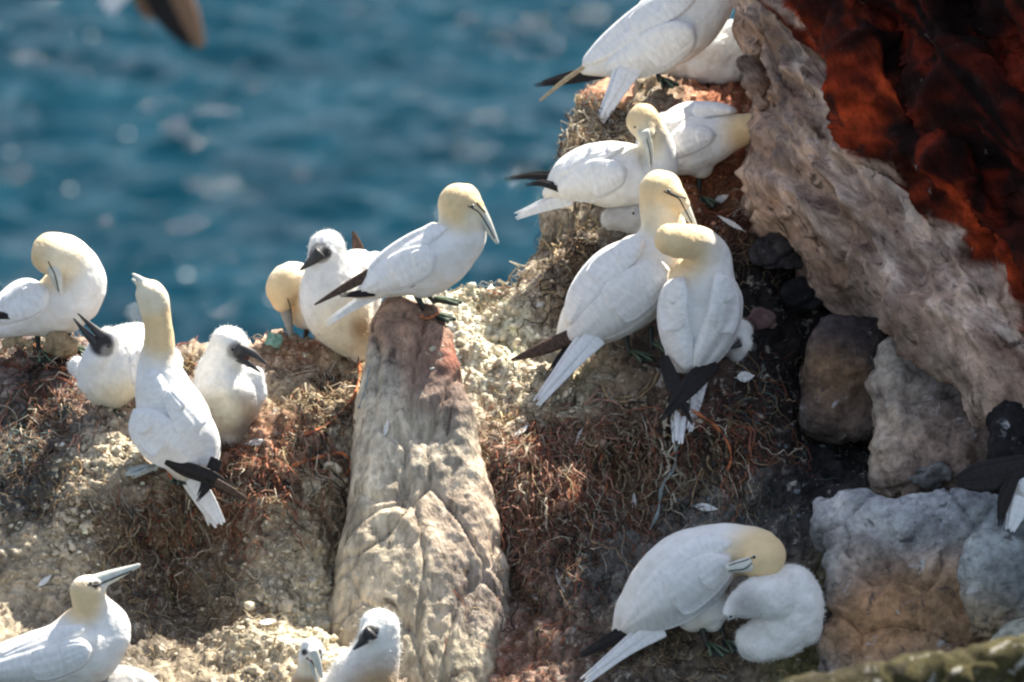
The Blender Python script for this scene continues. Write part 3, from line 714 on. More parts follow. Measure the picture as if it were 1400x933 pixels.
        for i in range(len(web) - 1):
            a = 2 + 2 * i; F += [(0, a, a + 2), (1, a + 3, a + 1), (a, a + 1, a + 3, a + 2)]
        F += [(0, 1, 3, 2), (0, len(V) - 2, len(V) - 1, 1)]
        ft = mkobj('foot', V, F, M[webmat or mat], s.root, smooth=False)
        for p in toes:
            g = tube_pts([c + up * .012, (c + p) / 2 + up * .011, p + up * .003], 0.0042 * size, 6); mkobj('toe', *g, M['toe'] if mat == 'leg' else M[mat], ft)
        return lg

def bvh_of_world(o):
    mw = o.matrix_world if False else None
    return BVHTree.FromPolygons([v.co.copy() for v in o.data.vertices], [tuple(p.vertices) for p in o.data.polygons])

def tube_pts(pts, r, seg=5, taper=None):
    V, F = [], []; n = len(pts); ref = Vector((0.31, 0.2, 0.93))
    for i, p in enumerate(pts):
        T = (pts[min(i + 1, n - 1)] - pts[max(i - 1, 0)]).normalized(); A = T.cross(ref).normalized(); B = A.cross(T)
        rr = r if taper is None else r * taper(i / (n - 1))
        for j in range(seg):
            a = 2 * math.pi * j / seg; V.append(p + A * (rr * math.cos(a)) + B * (rr * math.sin(a)))
    for i in range(n - 1):
        for j in range(seg):
            k = (j + 1) % seg; F.append((i * seg + j, i * seg + k, (i + 1) * seg + k, (i + 1) * seg + j))
    F.append(tuple(range(seg - 1, -1, -1))); F.append(tuple((n - 1) * seg + j for j in range(seg)))
    return V, F

GD = lambda x, y, o=0.0: (ground_dep(x, y) if ground_dep(x, y) is not None else float(ledge_depth(np.array([x]), np.array([y]))[0])) + o

# A: preening adult on the left nest
B = Bird('gannet', 'gannet preening its breast with curled neck on the nest of red net', 'gannet', GD(75, 485), 485)
B.body([[(-70,452,5),(-20,447,17),(20,436,27),(60,424,36),(90,408,45),(103,388,43,-.01),(99,366,37,-.03),(86,351,32,-.06),(68,347,29,-.09)], [(68,350,25,-.09),(72,364,15,-.11)], [(60,440,22),(95,436,20)]],
       [('buff',62,352,24,40),('cream',90,350,8,40)])
B.bill([(70,360,10),(77,379,8.5),(83,401,3.5)], dd=-.125)
B.gape([(66,358),(70,366),(75,376),(80,398)], 1.3)
B.wrap('wing', [(66,394,10),(52,402,24),(32,411,29),(5,424,22),(-25,437,12),(-45,446,3)], 'wing')
B.blade('wing_tip', [(14,434,3),(-8,431,6),(-60,438,2)], 'black'); B.fan('tail_feather', [(0,446,9),(-40,452,7),(-80,458,4)], 'wing')
B.leg(52,452,54,484,-60); B.leg(92,452,97,478,-20)

# B: chick with gaping bill pointing up
B = Bird('gannet_chick', 'chick gaping with upturned black bill beside the gannet pointing skyward', 'gannet chick', GD(160, 548, .02), 552)
B.body([[(222,500,30),(195,485,44),(165,500,50,-.03),(148,522,40,-.05)], [(128,520,24,-.08),(132,495,22,-.1),(143,472,20,-.1),(149,462,17,-.1)], [(104,500,13,.03),(112,508,14,.02)]],
       [('dark',139,471,13,7),('grey',146,480,5,6),('cream',160,560,20,40)], mat='down', lump=.004, fuzz=6000)
B.bill([(144,463,8),(128,449,5),(107,429,1.2)], 'darkbill', -.12, name='upper_bill'); B.bill([(135,474,7.5),(119,457,5),(101,436,1.2)], 'darkbill', -.12, name='lower_bill')
B.eye(148, 474, 2.5, 'skin'); B.wrap('wing', [(198,470,8),(190,490,14),(186,515,10),(184,530,3)], 'wing', .012)

# C: sky-pointing adult seen from behind
B = Bird('gannet', 'gannet stretching neck and bill skyward, back turned, black wingtips crossed', 'gannet', GD(225, 645, -.06), 645)
B.body([[(264,664,8),(256,640,26),(247,605,45),(236,570,50),(223,532,40),(215,497,27),(217,465,21),(215,437,20),(210,412,22),(205,401,21)], [(206,402,18),(197,390,11),(192,386,8)]],
       [('buff',219,455,18,38),('buff',218,435,14,24),('cream',205,400,20,20)])
B.bill([(198,391,8),(191,383,5.5),(182,375,1.6)], dd=-.005, name='upper_bill'); B.bill([(199,397,5),(191,391,3.6),(181,382,1.4)], dd=.005, name='lower_bill')
B.wrap('wing', [(182,560,7),(196,575,27),(222,600,35),(250,622,27),(272,640,9)], 'wing', .03)
B.wrap('wing', [(226,528,8),(240,548,20),(262,582,29),(279,615,24),(287,648,7)], 'wing', .03)
B.wrap('back_feathers', [(205,505,10),(212,530,18),(222,560,14),(238,590,4)], 'wing', .012)
B.fan('primary_feather', [(226,632,3),(258,643,10),(296,657,10),(338,685,3)], 'black', 3, .08, dd=-.05); B.fan('primary_feather', [(296,628,8),(284,660,9),(267,689,2)], 'black', 3, .08, dd=-.075)
B.blade('wing_tip', [(296,660,6),(318,672,5),(338,684,2)], 'brown', dd=-.06, dep0=B.dep(650, -.06))
B.fan('tail_feather', [(262,655,14),(284,690,13),(303,721,9)], 'wing', dd=-.02); B.fan('tail_feather', [(268,665,10),(283,695,8),(291,720,4)], 'wing', dd=-.035)
B.leg(222,628,212,641,200,1.1,'palefoot',3.5,-.03); B.leg(252,640,250,652,-100,.8,'leg',3.5,.02)

# D: fluffy chick with dark open bill to the right
B = Bird('gannet_chick', 'upright chick with soiled belly and open dark bill pointing down right', 'gannet chick', GD(312, 602, .0), 602)
B.body([[(318,588,24),(314,566,42),(309,538,47),(303,512,37),(307,487,26,-.02),(314,470,27,-.03)], [(316,474,20,-.04),(330,482,13,-.06)], [(346,515,16),(352,540,14)]],
       [('dirt',330,572,14,34),('grime',335,585,8,18),('grey',322,480,8,8),('dark',331,483,9,6),('cream',300,560,10,40)], mat='down', lump=.004, fuzz=6000)
B.bill([(326,477,9.5),(346,484,5.5),(364,498,1.3)], 'darkbill', -.075, name='upper_bill'); B.bill([(326,489,6.5),(341,498,4),(356,509,1.2)], 'darkbill', -.07, name='lower_bill'); B.bill([(326,484,6),(338,489,4)], 'mouth', -.072, name='mouth')
B.eye(318, 478, 2.6, 'skin')

# E: adult bowing its head down, behind the big chick
B = Bird('gannet', 'gannet bowing its bill straight down behind the large upright chick', 'gannet', GD(425, 470, .12), 470)
B.body([[(515,352,10,.1),(495,370,32,.1),(465,395,44,.06),(435,405,36),(415,390,29,-.02),(397,384,27,-.04),(386,398,24,-.06),(386,415,15,-.06)], [(418,425,26)]],
       [('buff',385,405,22,45)])
B.bill([(387,414,9.5),(393,436,6.5),(399,466,2.8)], 'greybill', -.06); B.gape([(393,408),(398,425),(400,445)], 1.2)
B.blade('wing_tip', [(492,350,9),(488,334,7),(483,317,2)], 'brown', dep0=B.dep(345, .12), dd=0); B.wrap('wing', [(462,372,10),(482,360,18),(500,352,12),(508,348,4)], 'wing', .02)
B.leg(420,450,418,466,-60, .9)

# F: big chick
B = Bird('gannet_chick', 'large upright white chick with dark face standing behind the rock pillar', 'gannet chick', GD(470, 490, -.02), 492)
B.body([[(490,486,14),(480,462,33),(466,432,47),(457,402,49),(451,372,38,-.01),(447,350,27,-.02),(447,338,26,-.02)], [(445,345,18,-.05),(436,349,11,-.07)], [(492,370,22,.05),(498,400,24,.05),(500,440,20,.04)]],
       [('grey',438,346,12,5),('dark',446,346,5,5),('dark',430,350,6,4),('cream',475,455,22,50),('dirt',495,450,3,22)], mat='down', lump=.003, fuzz=6000, fuzzlen=.005)
B.bill([(438,346,10),(426,357,6.5),(411,369,1.4)], 'darkbill', -.082); B.eye(449, 347, 2.4, 'skin')

# G: adult in profile on the pillar
B = Bird('gannet', 'gannet standing in profile on top of the rock pillar, bill tilted down', 'gannet', GD(585, 430, .02), 432)
B.body([[(488,404,6),(520,386,24),(560,367,38),(598,350,45),(627,324,38),(630,298,30),(629,277,30)], [(633,277,27,-.01),(650,287,16,-.02),(658,294,10,-.02)], [(575,385,24),(600,375,24)]],
       [('buff',632,272,26,34),('cream',650,300,5,20)])
B.bill([(653,287,11,-.02),(666,307,7.5,-.02),(680,332,2.4,-.02)]); B.gape([(640,282),(648,286),(655,291),(664,304),(676,326)], 1.3); B.gape([(652,278),(656,283),(663,290)], 2.0, name='lores'); B.eye(646, 282, 2.8)
B.wrap('wing', [(598,350,9),(583,354,24),(557,364,30),(525,379,25),(502,393,13),(488,402,3)], 'wing', .024)
B.wrap('back_feathers', [(612,310,5),(585,322,13),(550,342,15),(520,362,12),(500,382,5)], 'wing', .016)
B.blade('wing_tip', [(505,374,7),(485,386,7),(458,401,4.5),(430,417,1.2)], 'brown', dd=-.005); B.fan('primary_feather', [(512,400,5),(490,402,5),(462,404,1.5)], 'black', 3, .08, dd=-.015)
B.fan('tail_feather', [(520,398,9),(480,420,6),(440,446,2)], 'wing', dd=.05)
B.gape([(557,393),(564,392),(572,386)], 1.4, name='wing_notch')
B.leg(570,404,586,432,-10,1.0); B.leg(585,402,594,412,10,1.0, dd=.06)

# H: adult at the top, head out of frame
B = Bird('gannet', 'gannet leaning forward over the fluffy sleeping chick on the upper nest', 'gannet', GD(905, 112, -.10), 112)
B.body([[(798,98,7),(840,82,27),(885,57,46),(928,26,56),(962,-14,48),(982,-50,36),(992,-82,32)], [(994,-82,28),(1004,-62,18),(1008,-50,11)], [(905,80,22)]], [('buff',995,-80,30,40)])
B.bill([(1003,-56,12),(1010,-25,8),(1021,16,2.6)]); B.gape([(998,-66),(1004,-50),(1017,8)], 1.3); B.eye(1000, -72)
B.wrap('wing', [(950,34,8),(935,46,25),(903,62,34),(862,84,27),(826,99,9)], 'wing', .03); B.wrap('wing', [(955,-20,10),(925,0,22),(880,29,23),(832,63,17),(796,90,6)], 'wing', .024)
B.fan('primary_feather', [(826,98,9),(775,107,9),(725,117,3)], 'black', 3, .08, dd=.02); B.blade('wing_tip', [(798,92,3),(770,112,3.2),(738,138,1.6)], 'tanfeather', dd=-.03)
B.fan('tail_feather', [(862,85,20),(842,125,13,-.04),(816,174,5,-.08)], 'wing', dd=-.01); B.leg(900,95,902,110,-60)

# I: fluffy chick asleep by the cliff
B = Bird('gannet_chick', 'round sleeping chick, face hidden, fluffy white against the cliff edge', 'gannet chick', GD(975, 118, .08), 115)
B.body([[(918,104,10),(945,86,28),(985,72,42),(1020,70,40),(1050,72,28)], [(1008,52,26,-.02),(1040,50,24)], [(955,95,20,-.04),(1000,92,22,-.05)]], [], mat='down', lump=.006, fuzz=6000)

DJ = GD(840, 300, -.10)
# J: adult sitting with bill pressed down
B = Bird('gannet', 'gannet sitting with bill pressed to its breast above a tiny grey chick', 'gannet', DJ - .0, 300)
B.body([[(748,266,7),(778,247,32),(815,238,43),(853,240,45),(886,240,38),(901,214,27),(894,186,22,-.03),(878,163,23,-.06)], [(878,166,20,-.07),(884,183,11,-.10)], [(830,262,22)]], [('buff',877,160,22,24),('cream',885,190,8,30)])
B.bill([(880,180,9),(887,203,6),(890,230,2.4)], dd=-.115); B.gape([(884,190),(888,205),(890,225)], .9); B.eye(868, 174, 2.4); B.eye(896, 181, 2.2)
B.wrap('wing', [(858,232,9),(842,237,22),(815,243,31),(785,254,24),(760,264,6)], 'wing', .026); B.wrap('wing', [(858,200,5),(830,205,12),(795,217,14),(768,240,6)], 'wing', .02)
B.fan('primary_feather', [(758,242,8),(722,240,5),(686,244,1.4)], 'black', 3, .08, dd=.03); B.fan('primary_feather', [(770,260,5),(738,249,5),(716,252,1.5)], 'black', 3, .08, dd=-.01)
B.fan('tail_feather', [(778,268,13),(738,283,8),(700,298,3)], 'wing', dd=.02); B.gape([(798,268),(805,266),(815,262)], 2, name='wing_notch')

B = Bird('gannet_chick', 'tiny grey chick peeping out from under the sitting gannet', 'gannet chick', DJ - .02, 318)
B.body([[(835,300,16),(856,298,20),(872,305,18)], [(868,294,14,-.02),(880,298,8,-.04)]], [('grey',872,295,5,5),('slate',850,300,20,20)], mat='down', fuzz=1500, lump=.003)
B.bill([(878,298,5),(888,302,2)], 'darkbill', -.05); B.eye(866, 292, 2.4, 'skin')

# K: adult leaning right to the cliff
B = Bird('gannet', 'gannet stretching low towards the cliff, buff head in the shade', 'gannet', DJ + .20, 280)
B.body([[(885,222,24),(908,198,42),(942,196,44),(974,190,34),(1004,180,25),(1027,176,21)], [(1025,178,18),(1040,184,11)], [(955,226,18)]], [('buff',1030,178,20,40)])
B.bill([(1036,183,9,.02),(1052,196,6,.10),(1062,205,2.5,.16)]); B.eye(1034, 172)
B.wrap('wing', [(1008,152,5),(975,150,11),(935,155,14),(903,172,10)], 'wing', .02); B.wrap('wing', [(980,185,8),(945,190,22),(910,205,18),(890,222,6)], 'wing', .016)
B.fan('tail_feather', [(895,215,14),(870,240,9),(850,262,4)], 'wing', dd=.06)
B.leg(957,236,956,272,-60)

DL = GD(850, 480, -.14)
# L: big adult leaning over its partner
B = Bird('gannet', 'gannet crossing necks over its partner, long back and brown wingtip to the left', 'gannet', DL, 480)
B.body([[(762,478,6),(790,450,32),(825,420,51),(865,385,56),(898,347,46),(907,316,33),(903,287,29),(904,260,30)], [(908,262,26,-.02),(925,272,17,-.04),(934,281,11,-.05)], [(860,430,26),(885,415,24)]], [('buff',900,268,20,50),('cream',905,300,10,30)])
B.bill([(924,268,12,-.04),(938,289,8,-.05),(952,313,2.8,-.06)]); B.gape([(908,262),(918,267),(928,272),(936,286),(946,305)], 1.5); B.gape([(913,262),(925,268),(938,271)], 1.4, name='lores'); B.eye(914, 261, 2.8)
B.wrap('wing', [(920,368,9),(900,376,27),(868,397,39),(830,426,36),(795,453,22),(772,470,6)], 'wing', .030); B.wrap('wing', [(882,326,6),(860,344,19),(828,368,25),(797,406,22),(775,448,8)], 'wing', .03)
B.blade('wing_tip', [(782,460,11),(742,477,9),(699,493,2)], 'brown', dd=.0); B.fan('primary_feather', [(778,472,4),(760,496,3.5,-.05),(740,524,1.5,-.10)], 'black', 2, .04, dd=-.03)
B.fan('tail_feather', [(812,458,18),(777,498,13,-.05),(728,558,5,-.12)], 'wing', dd=-.02); B.leg(855,460,862,484,-40); B.leg(890,450,892,474,-30)

# M: partner, seen from behind
B = Bird('gannet', 'gannet seen from behind with folded wings, neck curled under its partner', 'gannet', DL - .10, 545)
B.body([[(932,524,8),(938,492,29),(949,455,43),(957,415,49),(962,380,45),(967,352,33,-.01),(955,334,25,-.05),(932,330,25,-.09),(915,327,22,-.10)], [(985,400,20)]], [('buff',920,335,28,52)])
B.wrap('wing', [(936,378,6),(924,400,20),(920,432,22),(927,466,22),(938,495,15),(944,512,4)], 'wing', .055, drop=.9); B.wrap('wing', [(978,370,6),(990,395,20),(990,430,25),(978,462,25),(960,492,18),(948,514,4)], 'wing', .060, drop=.9)
B.wrap('wing', [(1000,385,5),(1003,410,13),(996,445,14),(985,470,5)], 'wing', .02)
B.fan('primary_feather', [(978,496,9),(942,528,14,-.07),(896,581,3,-.16)], 'black', 3, .08, dd=-.06); B.fan('primary_feather', [(908,488,6),(920,525,11,-.05),(934,560,7,-.11),(948,586,3,-.17)], 'black', 3, .05, dd=-.03, dep0=B.dep(510,-.06))
B.fan('tail_feather', [(934,535,10,-.04),(928,565,11,-.09),(926,610,7,-.16)], 'wing', dd=-.03); B.fan('tail_feather', [(955,520,12,-.02),(949,555,9,-.07),(940,594,4,-.13)], 'wing', dd=-.02); 

B = Bird('gannet_chick', 'small pale chick half hidden beside the gannet with folded wings', 'gannet chick', DL - .02, 492)
B.body([[(990,478,14),(1005,468,21),(1014,452,16)], [(1018,468,12,-.02),(1006,484,12,-.03)]], [('grey',1008,467,4,5),('slate',1000,480,10,14)], mat='down', fuzz=1500, lump=.003)
B.eye(1010, 466, 2.4, 'skin'); B.bill([(1012,470,5,-.05),(1000,476,2,-.06)], 'darkbill')

# O: preening adult lower right
B = Bird('gannet', 'gannet preening its shoulder, buff head bent back over a resting chick', 'gannet', GD(955, 885, .0), 885)
B.body([[(838,868,6),(866,841,30),(905,806,49),(945,776,53),(985,756,42),(1013,752,35,-.02),(1036,756,34,-.06),(1043,764,33,-.08)], [(1038,768,24,-.10),(1026,773,15,-.13),(1022,774,11,-.13)], [(945,840,26),(972,826,30),(972,850,16)]], [('buff',1048,765,28,52)], )
B.bill([(1026,771,10),(1012,774,9),(996,777,6)], dd=-.155); B.gape([(1030,762),(1020,766),(1006,770),(997,773)], 1.3); B.gape([(1028,770),(1018,778),(1004,780),(997,781)], 1.4, name='lower_gape_line'); B.eye(1031, 762)
B.wrap('wing', [(998,758,9),(986,772,25),(957,792,38),(920,817,39),(880,843,27),(848,866,6)], 'wing', .032); B.wrap('back_feathers', [(1000,742,8),(965,750,20),(925,775,18),(885,810,12),(862,840,4)], 'wing', .02)
B.fan('primary_feather', [(856,862,9),(818,884,8),(781,903,1.6)], 'black', 3, .08, dd=-.01); B.fan('primary_feather', [(862,872,4),(840,895,3),(822,908,1)], 'black', 3, .08, dd=.02)
B.fan('tail_feather', [(900,855,18),(850,890,11,-.03),(790,938,5,-.07)], 'wing', dd=-.0); B.gape([(946,834),(955,828),(963,818)], 1.6, name='wing_notch'); B.leg(960,858,968,884,-60,1.0,'leg',4,-.04); B.leg(985,850,992,880,-50)

# P: resting chick under it
B = Bird('gannet_chick', 'plump resting chick curled beneath the preening gannet beside the big boulder', 'gannet chick', GD(1060, 905, -.04), 905)
B.body([[(1030,878,28),(1060,866,38),(1085,838,42),(1080,808,38),(1060,795,26)], [(1070,815,34,-.03),(1036,818,30,-.08),(1010,828,20,-.11),(997,838,10,-.12)], [(1098,855,30),(1040,885,20,-.04)]], [('slate',1020,825,6,30)], mat='down', lump=.005, fuzz=6000, smooth=7)
B.bill([(1002,836,7),(993,843,4),(986,850,1.5)], 'greybill', -.13); B.eye(999, 843, 2.4, 'skin')

# Q: adult lower left
B = Bird('gannet', 'gannet with bill raised to the right, low on the slope below the others', 'gannet', GD(90, 945, -.02), 945)
B.body([[(-60,925,14),(-10,912,26),(40,902,36),(85,894,46),(122,880,54),(146,862,36),(138,842,27),(124,826,24),(120,808,25)], [(122,806,22),(136,798,12)]], [('buff',112,822,16,30),('dark',131,800,4,4,True)])
B.bill([(128,798,12),(155,787,8.5),(190,773,2.6)]); B.gape([(120,800),(133,800),(150,793),(180,781)], 1.8); B.eye(124, 797, 2.8)
B.wrap('wing', [(130,888,8),(110,892,22),(70,905,28),(20,914,24),(-30,922,10)], 'wing', .028); B.wrap('back_feathers', [(120,858,6),(85,868,12),(40,885,14),(0,900,8)], 'wing', .016)
B.blade('wing_tip', [(-20,925,9),(-60,930,7),(-110,938,2)], 'black'); B.fan('tail_feather', [(-40,932,12),(-90,945,8),(-130,955,4)], 'wing'); B.leg(95,925,100,948,-60)
B = Bird('gannet_chick', 'pale chick back showing under the gannet with the raised bill', 'gannet chick', GD(165, 950, -.04), 965)
B.body([[(120,945,24),(155,945,36),(190,948,32),(210,955,20)], [(205,945,16)]], [('slate',160,940,30,40)], mat='down', lump=.004, fuzz=2500)

# R, S: pair of faces at the lower edge
B = Bird('gannet', 'bird facing forward with open white bill and brownish breast', 'gannet', GD(425, 950, -.08), 990)
B.body([[(415,990,36),(418,950,26),(422,915,17),(426,892,17),(426,886,16)], [(428,893,11,-.05),(432,904,7,-.07)]], [('dirt',415,945,14,30),('cream',418,915,4,14),('dark',436,892,3,2,True),('dark',416,892,3,2,True)])
B.bill([(428,890,7),(434,906,5.5),(440,926,2)], dd=-.075, name='upper_bill'); B.bill([(424,904,5),(428,916,4),(434,932,1.6)], dd=-.06, name='lower_bill'); B.gape([(420,900),(427,905),(433,913)], 2.6, 'mouth', name='mouth')
B.gape([(437,889),(439,900)], 2, name='lores'); B.gape([(414,890),(420,893)], 2, name='lores'); B.eye(437, 890, 2.2, 'skin'); B.eye(417, 891, 2.2, 'skin')
B = Bird('gannet_chick', 'downy chick with black face and bill tucked down left below the pillar', 'gannet chick', GD(500, 950, -.12), 990)
B.body([[(480,995,46),(488,955,50),(500,925,48),(512,898,36),(518,872,29,-.02),(519,857,28,-.02)], [(512,862,20,-.05),(503,868,12,-.08)], [(460,945,30)]], [('dark',506,865,9,3),('dark',514,862,4,2),('dark',497,873,6,3),('dirt',520,960,30,50)], mat='down', lump=.003, fuzz=4000, fuzzlen=.010)
B.bill([(508,865,11),(497,876,6.5),(484,888,1.4)], 'darkbill', -.088); B.eye(515, 864, 2.4, 'skin')

# T: bird cut by the right edge, brown wing tips
B = Bird('gannet', 'gannet with dark brown wingtips among the boulders, white breast just showing', 'gannet', -.66, 740)
B.body([[(1385,655,12),(1400,672,26),(1430,665,42),(1470,640,50),(1500,600,36),(1510,560,28),(1515,530,30)], [(1392,700,14),(1405,690,22)], [(1515,532,26),(1530,540,14)]], [('buff',1515,530,30,40)])
B.bill([(1524,538,12),(1550,548,8),(1580,560,2.5)]); B.eye(1524, 530)
B.wrap('wing', [(1470,640,12),(1440,655,28),(1410,665,22),(1388,660,6)], 'wing'); B.fan('primary_feather', [(1402,636,14),(1365,648,21),(1330,655,20),(1302,660,10)], 'black', 4, .1, dd=-.02); B.fan('primary_feather', [(1385,655,8),(1372,685,10),(1364,722,5)], 'black', 3, .08, dd=-.05)
B.fan('tail_feather', [(1395,680,14),(1388,705,12),(1380,728,6)], 'wing', dd=-.03); B.leg(1420,700,1424,738)

# U: gannet in flight beyond the ledge
B = Bird('gannet', 'blurred gannet flying over the sea, dark wingtip hanging into view', 'gannet', 26.0, -60)
B.body([[(150,-14,6),(172,-26,17),(205,-42,24),(240,-54,21),(268,-64,16),(285,-70,15)], [(285,-70,13),(298,-68,8)]], [('buff',285,-70,14,26)], voxel=.012)
B.bill([(294,-69,7),(308,-66,5),(322,-62,1.5)]); B.eye(290, -74, 2)
B.blade('wing', [(226,-55,8),(222,-40,22),(224,-20,28)], 'wing', dd=0, ratio=.2); B.fan('primary_feather', [(222,-24,30),(236,15,26),(254,46,17),(272,72,4)], 'black', 4, .3, dd=-.02, dep0=26.0); B.blade('wing_coverts', [(240,-20,15),(258,20,14),(274,64,7)], 'rufous', dd=-.4, ratio=.2, dep0=26.0)
B.fan('primary_feather', [(200,-20,20),(198,5,15),(204,34,5)], 'rufous', 3, .2, dd=.2, dep0=26.0)
B.blade('wing', [(226,-58,8),(212,-95,22),(200,-125,22)], 'wing', dd=.25, ratio=.2); B.blade('wing_tip', [(202,-118,22),(180,-160,16),(146,-205,3)], 'black', dd=.3, ratio=.2)
B.fan('tail_feather', [(178,-26,13),(158,-4,14),(142,16,9)], 'wing', 4, .3, dd=-.3)

# ------------------------------------------------------------------ nests, fibres, crumbs, feathers
def make_nest(label, px, py, rpx, hpx, d, cols, strands=260, scols=((.30,.22,.13),), seed=0, tilt=0.0, nest_cat='nest'):
    """a drum of trampled weed and guano with a hollow top, vertical axis"""
    c = P(px, py, d); r0 = rpx / K; H = hpx / K; nr, ns = 30, 72; V, C = [], []
    prof = [(0.05, -.035), (.35, -.03), (.62, -.012), (.82, .004), (.95, -.002), (1.02, -.02)]
    rows = prof + [(1.02 + .05 * math.sin(i * .9) + .22 * (i / 20) ** 1.3, -.03 - H * i / 20) for i in range(1, 22)]
    for i, (rr, z) in enumerate(rows):
        for j in range(ns):
            a = 2 * math.pi * j / ns; p = c + Vector((math.cos(a) * rr * r0, math.sin(a) * rr * r0 * .9, z))
            n = (Vector((math.cos(a), math.sin(a), 0.9 if i < 5 else .1))).normalized()
            q = p + Vector((seed, 0, 0)); am = 0.35 if i < 3 else 1
            dsp = noise.noise(q * 7) * .04 + noise.noise(Vector((q.x * 10, q.y * 10, q.z * 34))) * .018 + (abs(noise.noise(q * 30)) - .2) * .026 + noise.noise(q * 66) * .009
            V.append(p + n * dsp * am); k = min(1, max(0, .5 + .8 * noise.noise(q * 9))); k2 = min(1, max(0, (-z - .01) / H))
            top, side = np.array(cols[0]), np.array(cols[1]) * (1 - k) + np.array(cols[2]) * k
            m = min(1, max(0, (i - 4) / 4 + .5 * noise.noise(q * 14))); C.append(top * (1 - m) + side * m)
    F = []
    for i in range(len(rows) - 1):
        for j in range(ns): k = (j + 1) % ns; F.append((i * ns + k, i * ns + j, (i + 1) * ns + j, (i + 1) * ns + k))
    F.append(tuple(range(ns)))
    root = bpy.data.objects.new('nest', None); COL.objects.link(root); root.location = c - Vector((0, 0, H)); bpy.context.view_layer.update(); tag(root, label, nest_cat)
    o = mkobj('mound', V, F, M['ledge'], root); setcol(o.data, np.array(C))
    bv = BVHTree.FromPolygons([Vector(v) for v in V], F); SURF.append((V, F))
    SV, SF, SC = [], [], []
    for _ in range(strands):
        a = RNG.uniform(0, 2 * math.pi); z = -abs(RNG.normal(0, H * .45)); p = c + Vector((math.cos(a) * r0 * 1.15, math.sin(a) * r0 * 1.15, z + .01))
        dr = Vector((-math.sin(a), math.cos(a), RNG.normal(-.25, .5))).normalized() * RNG.choice([-1, 1]); strand(bv, p, dr, RNG.integers(6, 13), .014 * RNG.uniform(.6, 1.3), RNG.uniform(.0010, .0026), scols[RNG.integers(len(scols))], SV, SF, SC)
    if SV:
        so_ = mkobj('seaweed_strands', SV, SF, M['fibre'], root); setcol(so_.data, np.array(SC)); tag(so_, kind='stuff')
    return root

def strand(bv, p, d, n, step, r, col, V, F, C, grav=.12, wild=.45, lift=.010):
    pts = []; d = d.copy()
    for i in range(n):
        h = bv.find_nearest(p)
        if h[0] is None: break
        q = h[0] + h[1] * (r + abs(RNG.normal(0, lift))); 
        if (q - p).length > .12: break
        pts.append(q); d = d + Vector(RNG.normal(0, wild, 3)); d.z -= grav; d -= h[1] * d.dot(h[1]) * .8; d.normalize(); p = q + d * step
    if len(pts) < 3: return
    v, f = tube_pts(pts, r, 3, lambda u: 1 - .6 * u); k = len(V); V += v; F += [tuple(i + k for i in q) for q in f]; cc = np.array(col) * RNG.uniform(.6, 1.35); C += [cc] * len(v)

SURF = []
def add_surf(o): SURF.append(([v.co.copy() for v in o.data.vertices], [tuple(p.vertices) for p in o.data.polygons]))

STRAW, BRN, RUST, ORNG, TEAL, PALE, INK = (.42,.32,.19), (.20,.13,.085), (.30,.11,.065), (.36,.15,.09), (.12,.17,.17), (.52,.46,.36), (.05,.04,.035)
make_nest('dark nest mound matted with red net under the preening gannet with curled neck', 62, 478, 78, 120, GD(62, 484, .10), [(.30,.22,.17),(.12,.10,.095),(.26,.15,.12)], 380, (BRN, INK, TEAL, RUST, STRAW), 1)
make_nest('pale crusted nest mound under the gannet pointing skyward', 205, 628, 88, 150, GD(215, 650, .14), [(.56,.50,.38),(.22,.16,.12),(.40,.33,.24)], 300, (STRAW, BRN, PALE, RUST), 2)
make_nest('reddish brown nest drum under the large upright chick', 428, 487, 66, 95, GD(430, 490, .16), [(.40,.30,.23),(.26,.16,.11),(.40,.30,.19)], 420, (STRAW, BRN, RUST, STRAW), 3)
make_nest('straw coloured nest of the leaning gannet at the foot of the cliff', 905, 118, 112, 90, GD(905, 120, .26), [(.46,.24,.15),(.42,.31,.19),(.50,.38,.24)], 480, (STRAW, STRAW, PALE, RUST), 4)
make_nest('grey brown nest below the gannet with bill pressed to its breast', 835, 312, 82, 100, GD(835, 318, .14), [(.30,.25,.2),(.22,.19,.16),(.32,.27,.21)], 380, (STRAW, BRN, TEAL, PALE), 5)
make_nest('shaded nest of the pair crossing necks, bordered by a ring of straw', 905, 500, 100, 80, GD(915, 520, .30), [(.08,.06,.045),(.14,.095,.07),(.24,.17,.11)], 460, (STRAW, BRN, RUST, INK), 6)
make_nest('low trampled nest under the gannet preening its shoulder', 985, 892, 120, 60, GD(985, 900, .18), [(.16,.13,.10),(.15,.12,.10),(.22,.17,.12)], 380, (STRAW, BRN, TEAL, INK), 7)
make_nest('brown nest with net scraps under the chick with soiled belly', 318, 606, 62, 110, GD(318, 612, .12), [(.36,.26,.19),(.30,.16,.11),(.38,.30,.2)], 300, (STRAW, BRN, ORNG, RUST), 8)
for o_ in (LEDGE, pillar): add_surf(o_)
_v, _f = merge(SURF); COMB = BVHTree.FromPolygons(_v, _f)

def on_pillar(p):
    h = BV_PILLAR.find_nearest(p); return h[3] is not None and h[3] < .012

def cast(px, py):
    h = COMB.ray_cast(CAMP, ray_dir(px, py)); return (h[0], h[1] if h[1].dot(VIEW) < 0 else -h[1]) if h[0] is not None else (None, None)

